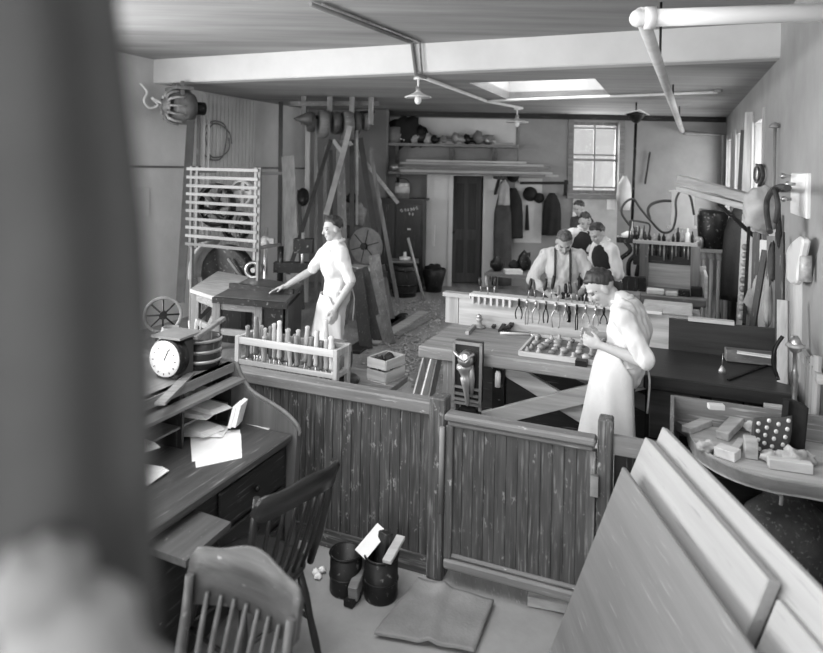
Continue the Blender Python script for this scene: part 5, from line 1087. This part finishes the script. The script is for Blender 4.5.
# ================================================================ PIPES, CONDUIT AND LAMPS OVERHEAD
op = thing('overhead_pipe', 'large pale pipe running under the ceiling to the back wall', 'pipe', at(660, 70, 6.0))
z3 = 3.0; a, b = onz(641, 14, z3+.12), at(682, 131, 12.2)
mb = MB(); mb.tube([a, a.lerp(b, .5), b], [.04, .042, .045], 12); part('pipe_run', mb, pipe_w if False else mat('pipe_pale', .5, .6, var=.15, scale=5), op, world=True)
mb = MB(); q1, q2 = at(686, 133, 12.25), at(724, 135, 12.25); mb.tube([b, q1, q2, Vector((q2.x, 12.25, .1))], .045, 10); part('wall_run', mb, pipe_g, op, world=True)
mb = MB(); c1, c2 = onz(648, 18, z3+.10), onz(830, 12, z3+.10); mb.cyl(c1, c2, .048); part('white_branch', mb, enamel, op, 'thick white branch pipe', world=True)
d = (c2-c1).normalized(); mb = MB(); mb.cyl(c1-d*.02, c1+d*.04, .062); mb.ell(c1-d*.05, .05); part('flange', mb, pipe_w, op, world=True)
for k in range(3):
    c = a.lerp(b, .2+.3*k); mb = MB(); mb.cyl(c, (c.x, c.y, ZC if c.y*C_+c.x*S_ > BB else ZN), .01, n=6); part('hanger_rod', mb, iron, op, world=True)
def conduit(P, r, label, m=pipe_g):
    mb = MB(); mb.tube(P, r, 8); return solo('wire_conduit', mb, m, label, 'conduit')
ca = [onz(310, 4, ZN-.03), onz(408, 41, ZN-.03)]; b1 = onb(412, 42, BB-.05); b2 = onb(416, 74, BB-.05)
conduit([ca[0], ca[1], b1, b2, b2+UV_*.3], .022, 'pale conduit crossing the near ceiling and dropping down the white step')
conduit([onz(322, 4, ZN-.02), onz(416, 41, ZN-.02), onb(420, 43, BB-.05), onb(422, 74, BB-.05)], .012, 'thin wire beside the near ceiling conduit', steel)
conduit([onz(425, 78, ZC-.02), onz(486, 101, ZC-.02), onz(522, 108, ZC-.02)], .025, 'conduit running on from the pendant lamp to the far lamp', pipe_w)
conduit([onz(486, 101, ZC-.02), onz(718, 92, ZC-.02)], .02, 'thin conduit crossing the dark far ceiling behind the skylight', pipe_w)
mb = MB(); mb.lathe([(0, 0), (.05, 0), (.05, .03), (0, .03)], onz(718, 92, ZC-.03), 14); solo('junction_box', mb, castm, 'small round box at the right end of the ceiling conduit', 'box')
mb = MB(); p = at(517, 108, 11.6); mb.tube([at(517, 112, 12.35), at(518, 182, 12.35)], .012, 6); solo('wire_conduit', mb, pipe_g, 'thin wire dropping down the back wall left of the window', 'conduit')
bulb = mat('lamp_glass', .8, .2, var=.02, bump=0)
def pendant(p, top, r, label, rod=.012):
    t = thing('pendant_lamp', label, 'lamp', p, 0, 'pendant lamps')
    mb = MB(); mb.cyl((0, 0, .06), (0, 0, top-p.z), rod); part('cord', mb, pipe_w, t)
    mb = MB(); mb.lathe([(.025, .075), (.04, .06), (.06, .045), (r*.7, .02), (r, 0), (r, -.008), (r*.7, .008), (.03, .03)], n=26); part('shade', mb, enamel, t)
    mb = MB(); mb.ell((0, 0, -.035), (.042, .042, .055)); part('bulb', mb, bulb, t)
    mb = MB(); mb.cyl((0, 0, .05), (0, 0, .12), .03); part('socket', mb, castm, t)
    mb = MB(); mb.lathe([(.0, -.03), (.06, -.03), (.05, 0), (0, 0)], (0, 0, top-p.z), 14); part('ceiling_rose', mb, enamel, t)
pp = onb(418, 97, BB+.35); pendant(pp, ZC, .16, 'near pendant lamp with flat white shade under the step')
pp = at(517, 122, 11.3); pendant(pp, ZC, .20, 'far pendant lamp with flat white shade above the lumber')
dl = thing('reflector_lamp', 'dark pyramid lamp shade on a tall rod right of the back window', 'lamp', at(636, 117, 10.0))
mb = MB(); mb.lathe([(.0, -.10), (.05, -.08), (.14, .02), (.16, .05), (.0, .09)], n=4); part('shade', mb, iron, dl)
mb = MB(); mb.tube([(-.20, -.03, .045), (0, -.16, .095), (.19, -.03, .035)], .010, 6); part('bright_rim', mb, enamel, dl, 'bright shade edge'); mb = MB(); mb.cyl((0, 0, .08), (0, 0, ZC-dl.location.z), .012); part('ceiling_rod', mb, iron, dl)
mb = MB(); mb.cyl((0, 0, -.10), (-.03, 0, at(634, 226, 10.0).z-dl.location.z), .022); part('rod', mb, iron, dl)
# small side table with tools in the middle distance
mt = thing('tool_stand', 'small tool stand with machines below the poster', 'stand', at(512, 270, 9.6).to_2d().to_3d(), RZ)
p0 = at(512, 272, 9.6)
mb = MB(); mb.box(-.35, .35, -.25, .25, p0.z-.05, p0.z); part('stand_top', mb, mid['x'], mt)
for x in (-.3, .3):
    for y in (-.2, .2): mb = MB(); mb.box(x-.03, x+.03, y-.03, y+.03, 0, p0.z-.05); part('leg', mb, mid['z'], mt)
mb = MB(); mb.box(-.3, .3, -.2, .2, .3, .34); part('lower_shelf', mb, mid['x'], mt)
for k, (dx, dy, w, h, m, nm) in enumerate(((-.22, .05, .2, .22, iron, 'bench_grinder'), (.0, -.1, .25, .05, enamel, 'paper_pile'), (.2, .1, .2, .3, iron, 'iron_casting'), (.05, .12, .16, .16, cloth_d, 'dark_rag'))):
    mb = MB(); c = p0+Vector((dx, dy, h/2)); mb.ell(c, (w/2, .08, h/2), 12, 8, jit=.5) if h > .1 else mb.box(c.x-w/2, c.x+w/2, c.y-.1, c.y+.1, p0.z, p0.z+h); solo(nm, mb, m, ('dark lump at the left of the tool stand', 'white papers on the tool stand', 'dark casting at the right of the tool stand', 'dark rag at the middle of the tool stand')[k], nm.split('_')[-1])
# dark machine between the rear workers and the rear bench
dm = thing('bench_press', 'dark press with curved arms between the rear men and the rear bench', 'press', at(640, 270, 8.6).to_2d().to_3d(), RZ)
zt = at(638, 234, 8.6).z
mb = MB(); mb.box(-.28, .02, -.15, .15, 0, .86); part('pedestal', mb, dk['z'], dm)
for k in range(3): mb = MB(); mb.tube(spline([(-.24+.1*k, -.05, .86), (-.26+.13*k, -.1, 1.05), (-.12+.1*k, -.1, 1.2), (-.2+.12*k, -.05, zt-.1)], 5), .03, 8); part('arm', mb, iron, dm)
mb = MB(); mb.box(-.3, .05, -.1, .1, zt-.12, zt-.05); part('head_plate', mb, iron, dm); mb = MB(); mb.lathe([(0, 0), (.09, 0), (.10, .04), (.03, .08), (0, .08)], (-.15, 0, zt-.05), 14); part('top_cap', mb, enamel, dm, 'pale cap')
for k in range(7):
    p = at(629+k*2.4, 236, 8.55); mb = MB(); h = random.uniform(.12, .24); mb.cyl((p.x, p.y, zt-.05), (p.x+.01, p.y, zt-.05+h), .012, .006, 6); solo('standing_file', mb, steel if k % 2 else iron, '%s thin tool from the left standing on the dark press' % ORD[k], 'tool', 'tools on the press')
# ================================================================ PEOPLE
def cap_(mb, p, q, r0, r1, n=12):
    p, q = Vector(p), Vector(q); mb.tube([p, q], [r0, r1], n); mb.ell(p, r0, n, 8); mb.ell(q, r1, n, 8)
def fused(mb, vox, smooth=3):
    """one continuous skin over overlapping limbs"""
    o = bpy.data.objects.new('tmp', mesh_of(mb, 'tmp', skin)); COL.objects.link(o)
    m = o.modifiers.new('r', 'REMESH'); m.mode = 'VOXEL'; m.voxel_size = vox
    if smooth: s = o.modifiers.new('s', 'SMOOTH'); s.factor = .5; s.iterations = smooth
    dg = bpy.context.evaluated_depsgraph_get(); me = bpy.data.meshes.new_from_object(o.evaluated_get(dg), depsgraph=dg)
    bpy.data.objects.remove(o)
    me.polygons.foreach_set('use_smooth', [True]*len(me.polygons)); return me
def ruffle(me, amp, sc=(7, 7, 3), seed=0):
    N = [v.normal.copy() for v in me.vertices]
    for v, n in zip(me.vertices, N):
        q = Vector((v.co.x*sc[0]+seed, v.co.y*sc[1], v.co.z*sc[2]))
        v.co += n*amp*(noise.noise(q)+.5*noise.noise(q*2.3))
def child(name, me, m, root, label=None):
    me.materials.clear(); me.materials.append(m)
    o = bpy.data.objects.new(name, me); COL.objects.link(o); o.parent = root; XF[o] = XF[root]
    if label: o['label'] = label
    return o
def hand_(mb, w, d, n, side, curl=.5):
    w, d, n = Vector(w), Vector(d).normalized(), Vector(n).normalized(); s = d.cross(n).normalized(); n = s.cross(d).normalized()
    M = Matrix((s, d, n)).transposed().to_4x4()
    mb.ell(w+d*.05, (.040, .055, .018), 14, 9, M); cap_(mb, w-d*.02, w+d*.02, .026, .028)
    for i, L in enumerate((.066, .078, .073, .056)):
        b = w+d*.092+s*(-.031+.0207*i)*side; p = b-d*.02; a = 0
        for f in (.45, .32, .25):
            a += curl*(.35 if f == .45 else .75); q = p+(d*math.cos(a)+n*math.sin(a)+s*(i-1.5)*.05*side)*(L*f+(.02 if f == .45 else 0))
            cap_(mb, p, q, .0092, .0084, 8); p = q
    p = w+d*.025-s*.032*side; q = p+(d*.75-s*.5*side+n*.35).normalized()*.042; r = q+(d*.9-s*.1*side+n*.4).normalized()*.032
    cap_(mb, p, q, .0125, .0105, 8); cap_(mb, q, r, .0105, .009, 8)
def person(label, loc, rz, J, vox=.0075, hair=hair_d, shirt=cloth_w, trousers=cloth_m, apron=None, sleeve=.95, vest=False, braces=False, k=1.0, seed=1, group=None):
    t = thing('person', label, 'person', loc, rz)
    if k != 1: t.scale = (k, k, k)
    g = lambda n, d: Vector(J.get(n, d))
    pel, che, nk = g('pelvis', (0, 0, .95)), g('chest', (0, .02, 1.27)), g('neck', (0, .02, 1.47))
    hc = g('head', (0, .06, 1.62)); f = Vector(J.get('look', (0, 1, -.1))).normalized()
    r = f.cross(Vector((0, 0, 1))).normalized(); u = r.cross(f).normalized()
    tw = J.get('twist', 0); X = Vector((math.cos(tw), math.sin(tw), 0)); D = {}
    for sd, sx in (('l', -1), ('r', 1)):
        D['sh'+sd] = g('sh'+sd, nk-Vector((0, .01, .055))+X*(.175*sx)); D['el'+sd] = g('el'+sd, D['sh'+sd]+Vector((.05*sx, -.02, -.30)))
        D['wr'+sd] = g('wr'+sd, D['el'+sd]+Vector((0, .1, -.24))); D['hip'+sd] = pel+X*(.09*sx)+Vector((0, 0, -.03))
        D['kn'+sd] = g('kn'+sd, D['hip'+sd]+Vector((.015*sx, .03, -.43))); D['an'+sd] = g('an'+sd, Vector((.11*sx, -.02, .09)))
    TM = Matrix.Rotation(tw, 4, 'Z'); wa = pel.lerp(che, .45)
    def torso(mb, e):
        mb.ell(pel, (.16+e, .115+e, .13+e), 18, 12, TM); mb.ell(wa, (.145+e, .105+e, .16+e), 18, 12, TM); mb.ell(che, (.168+e, .118+e, .19+e), 18, 12, TM)
        for sd in 'lr': cap_(mb, nk-Vector((0, .01, .04)), D['sh'+sd], .055+e, .055+e)
    def head(mb):
        M = Matrix((r, f, u)).transposed().to_4x4()
        mb.ell(hc+u*.032-f*.012, (.075, .096, .090), 20, 14, M); mb.ell(hc+f*.022-u*.03, (.060, .068, .092), 18, 12, M)
        mb.ell(hc+f*.052-u*.092, (.034, .034, .026), 14, 9, M); cap_(mb, hc+f*.084+u*.018, hc+f*.106-u*.028, .008, .0135)
        mb.ell(hc+f*.078-u*.062, (.026, .018, .014), 12, 8, M)
        for s in (-1, 1):
            mb.ell(hc+r*.076*s-f*.012-u*.012, (.010, .022, .032), 12, 8, M); mb.ell(hc+r*.036*s+f*.066-u*.022, (.024, .022, .022), 12, 8, M)
            cap_(mb, hc+r*.018*s+f*.086+u*.026, hc+r*.052*s+f*.070+u*.024, .009, .008)
    mb = MB(); torso(mb, 0); head(mb); cap_(mb, nk-Vector((0, 0, .05)), hc-u*.07-f*.025, .058, .052)
    for sd, sx in (('l', -1), ('r', 1)):
        cap_(mb, D['sh'+sd], D['el'+sd], .050, .040); cap_(mb, D['el'+sd], D['el'+sd].lerp(D['wr'+sd], .35), .040, .040); cap_(mb, D['el'+sd].lerp(D['wr'+sd], .35), D['wr'+sd], .040, .027)
        hd = Vector(J.get('hd'+sd, D['wr'+sd]-D['el'+sd])); hn = Vector(J.get('hn'+sd, (-sx, .2, -.3)))
        hand_(mb, D['wr'+sd], hd, hn, -sx, J.get('curl', .55))
        cap_(mb, D['hip'+sd], D['kn'+sd], .082, .056); cap_(mb, D['kn'+sd], D['kn'+sd].lerp(D['an'+sd], .35), .054, .056); cap_(mb, D['kn'+sd].lerp(D['an'+sd], .35), D['an'+sd], .056, .036)
        cap_(mb, D['an'+sd], D['an'+sd]+Vector((.01*sx, .12, -.05)), .038, .032)
    me = fused(mb, vox); body = child('body', me, skin, t)
    me.materials.append(hair_d); me.materials.append(mat('lip_tone', .22, .6, var=.1, bump=0))
    for p in me.polygons:
        c = p.center-hc; a, b, d = c.dot(r), c.dot(f), c.dot(u)
        if b > .03:
            if abs(abs(a)-.034) < .013 and abs(d-.002) < .005: p.material_index = 1
            elif abs(abs(a)-.035) < .018 and abs(d-.027) < .004: p.material_index = 2
            elif abs(a) < .024 and abs(d+.062) < .006: p.material_index = 2
    # hair
    mb = MB(); M = Matrix((r, f, u)).transposed().to_4x4()
    hr = []; so = hc+u*.032-f*.012; n1, n2 = 40, 26
    for i in range(n2+1):
        ring = []; th = min(max(math.pi*i/n2, .03), math.pi-.03)
        for j in range(n1):
            ph = 2*math.pi*j/n1; a, b, c = math.sin(th)*math.cos(ph), math.sin(th)*math.sin(ph), -math.cos(th)
            line = .50 if b > .55 else (-.02+.52*max(0, b-.12)/.43 if b > .12 else (-.02-.50*min(1, (.12-b)/.5)))
            line += .16*noise.noise(Vector((a*4+seed, b*4, c*3))); s_ = min(1, max(0, (c-line)/(.30 if b < .3 else .16))); s_ = s_*s_*(3-2*s_); q = .92+.15*s_+.05*s_*max(0, c)
            ring.append(so+r*(.075*a*q)+f*(.096*b*q)+u*(.090*c*q))
        hr.append(ring)
    mb.loft(hr); me = mesh_of(mb, 'hair', hair); ruffle(me, .010, (38, 38, 38), seed); child('hair', me, hair, t)
    # trousers, shoes
    mb = MB(); mb.ell(pel-Vector((0, 0, .01)), (.172, .13, .14), 18, 12, TM); cap_(mb, pel+Vector((0, 0, .04)), pel+Vector((0, 0, .10)), .135, .13)
    for sd in 'lr':
        cap_(mb, D['hip'+sd], D['kn'+sd], .098, .078); cap_(mb, D['kn'+sd], D['an'+sd]+Vector((0, 0, .02)), .077, .066)
    me = fused(mb, .013); ruffle(me, .012, (8, 8, 9), seed+3); child('trousers', me, trousers, t)
    for sd, sx in (('l', -1), ('r', 1)):
        mb = MB(); a = D['an'+sd]; mb.ell((a.x, a.y-.01, .055), (.045, .06, .055), 14, 9); mb.ell((a.x+.012*sx, a.y+.09, .04), (.047, .11, .04), 16, 9); child('shoe', fused(mb, .009), iron, t)
    # shirt
    mb = MB(); torso(mb, .016); cap_(mb, nk-Vector((0, .005, .04)), nk+Vector((0, .004, .02)), .07, .066)
    for sd in 'lr':
        s, e, w = D['sh'+sd], D['el'+sd], D['wr'+sd]
        if sleeve <= 1: cap_(mb, s, s.lerp(e, sleeve*.55), .070, .064); cap_(mb, s.lerp(e, sleeve*.55), s.lerp(e, sleeve*.9), .062, .056)
        else: cap_(mb, s, e, .070, .062); cap_(mb, e, e.lerp(w, sleeve-1), .062, .048)
    if not vest: mb.ell(wa-Vector((0, .015, .02)), (.178, .135, .17), 18, 12, TM)
    me = fused(mb, .011); ruffle(me, .020, (11, 11, 6), seed+5); child('shirt', me, shirt, t)
    mb = MB(); mb.tube([nk+Vector((.066*math.cos(a), .004+.066*math.sin(a), .025-.02*math.sin(a))) for a in [math.pi*2*q/18 for q in range(18)]], .014, 7, closed=True); part('collar', mb, shirt, t)
    if vest:
        mb = MB(); mb.ell(wa, (.176, .14, .18), 18, 12, TM); mb.ell(che, (.192, .15, .195), 18, 12, TM); me = fused(mb, .012); ruffle(me, .006, (9, 9, 7), seed); child('vest', me, cloth_d, t)
    if braces:
        for sx in (-1, 1):
            mb = MB(); x = .075*sx; P = [(x*1.1, pel.y+.12, pel.z+.12), (x, che.y+.142, che.z-.02), (x, che.y+.125, che.z+.10), (x, nk.y+.04, nk.z+.012), (x*.9, nk.y-.06, nk.z-.01), (x*.5, che.y-.142, che.z), (x*.3, pel.y-.13, pel.z+.12)]
            mb.tube(spline(P, 5), .012, 6); part('suspender', mb, cloth_m, t)
    if apron:
        z1, z0, ang = apron
        def ap(uu, v):
            z = z1+(z0-z1)*v; th = (uu-.5)*2*R(ang)*(.55+.45*min(1, max(0, (z1-z)/.18)))
            tc = min(1, max(0, (z-pel.z)/(che.z-pel.z))); c = pel.lerp(che, tc)
            kx, ky = (.205, .172) if z > pel.z else (.205+.06*(pel.z-z), .172+.07*(pel.z-z))
            fo = (.88+.12*min(1, v*6))*1+.04*math.sin(9*th+4*v+seed)*min(1, v*1.6)
            p = Vector((kx*math.sin(th)*fo, ky*math.cos(th)*fo, 0)); p = TM @ p
            return Vector((c.x+p.x, c.y+p.y+.012+.10*max(0, pel.z-z)*max(0, math.cos(th)), z))
        mb = MB(); mb.sheet(ap, 40, 26, .006); part('apron', mb, cloth_w, t)
        mb = MB(); q = [TM @ Vector((.19*math.cos(a), -.15*math.sin(a), 0))+Vector((pel.x, pel.y, pel.z+.08)) for a in [math.pi*h/12 for h in range(13)]]; mb.tube(q, .008, 6); mb.tube(spline([q[6], q[6]+Vector((.02, -.03, -.12)), q[6]+Vector((.03, -.02, -.34))], 4), .007, 6); part('apron_string', mb, cloth_w, t)
    return t
def face_rz(dx, dy): return math.atan2(-dx, dy)
pA = person('young man in white at the saw bench on the left, one hand on its table', (-.72, 6.42, 0), face_rz(-.97, -.25),
    dict(head=(.0, .05, 1.625), look=(-.12, 1, -.18), neck=(0, .0, 1.47), ell=(-.25, -.10, 1.12), wrl=(-.22, .04, .88), hdl=(0, .15, -1), hnl=(1, .1, 0), shr=(.18, .05, 1.42), elr=(.23, .24, 1.17), wrr=(.22, .49, 1.02), hdr=(0, 1, -.25), hnr=(-.2, 0, -1), curl=.3),
    trousers=cloth_w, apron=(.98, .38, 100), sleeve=1.0, seed=2)
pB = person('young man in white shirt and long apron bending over the parts tray', (1.40, 4.24, 0), face_rz(-.93, .30),
    dict(pelvis=(0, .0, .93), chest=(0, -.05, 1.21), neck=(0, -.0, 1.385), head=(0, .135, 1.475), look=(-.14, .76, -.66), ell=(-.25, -.15, 1.075), wrl=(-.12, .12, 1.12), elr=(.25, -.10, 1.09), wrr=(.10, .14, 1.13), hdl=(.35, 1, .15), hnl=(1, 0, .1), hdr=(-.35, 1, .15), hnr=(-1, 0, .1), curl=.8),
    vox=.0065, apron=(1.12, .27, 122), sleeve=1.0, seed=5)
pC = person('man with suspenders over a pale striped shirt, head bowed behind the bench tool strip', tuple(at(562, 250, 6.75).xy)+(0,), face_rz(-.18, -1),
    dict(chest=(0, .06, 1.25), neck=(0, .08, 1.42), head=(-.01, .17, 1.515), look=(-.05, .72, -.68), ell=(-.30, .10, 1.10), elr=(.30, .10, 1.10), wrl=(-.14, .30, 1.0), wrr=(.14, .30, 1.0)),
    hair=hair_m, shirt=cloth_s, braces=True, sleeve=1.5, seed=9)
pD = person('man in a dark vest over white sleeves, right of the bowed man, looking down', tuple(at(610, 250, 7.6).xy)+(0,), face_rz(-1, -.25),
    dict(chest=(0, .06, 1.23), neck=(0, .08, 1.40), head=(-.0, .17, 1.515), look=(-.2, .85, -.6), ell=(-.27, .05, 1.08), wrl=(-.18, .30, 1.06), elr=(.25, .1, 1.08), wrr=(.15, .32, 1.06)),
    vox=.009, vest=True, sleeve=1.5, seed=13)
pE = person('man in white shirt seen between the bowed man and the vested man', tuple(at(581, 240, 8.9).xy)+(0,), face_rz(.2, -1),
    dict(neck=(0, .05, 1.44), head=(0, .11, 1.555), look=(.3, .85, -.5), ell=(-.27, .05, 1.13), elr=(.27, .05, 1.13), wrl=(-.15, .3, 1.1), wrr=(.15, .3, 1.1)), vox=.01, vest=True, sleeve=1.5, seed=17)
pF = person('farthest man in dark clothes before the back window, turned left', tuple(at(582, 230, 10.6).xy)+(0,), face_rz(-1, -.5),
    dict(head=(0, .07, 1.63), look=(0, .9, -.4)), vox=.011, shirt=cloth_m, sleeve=1.6, seed=21)
# last settling
bpy.context.view_layer.update()
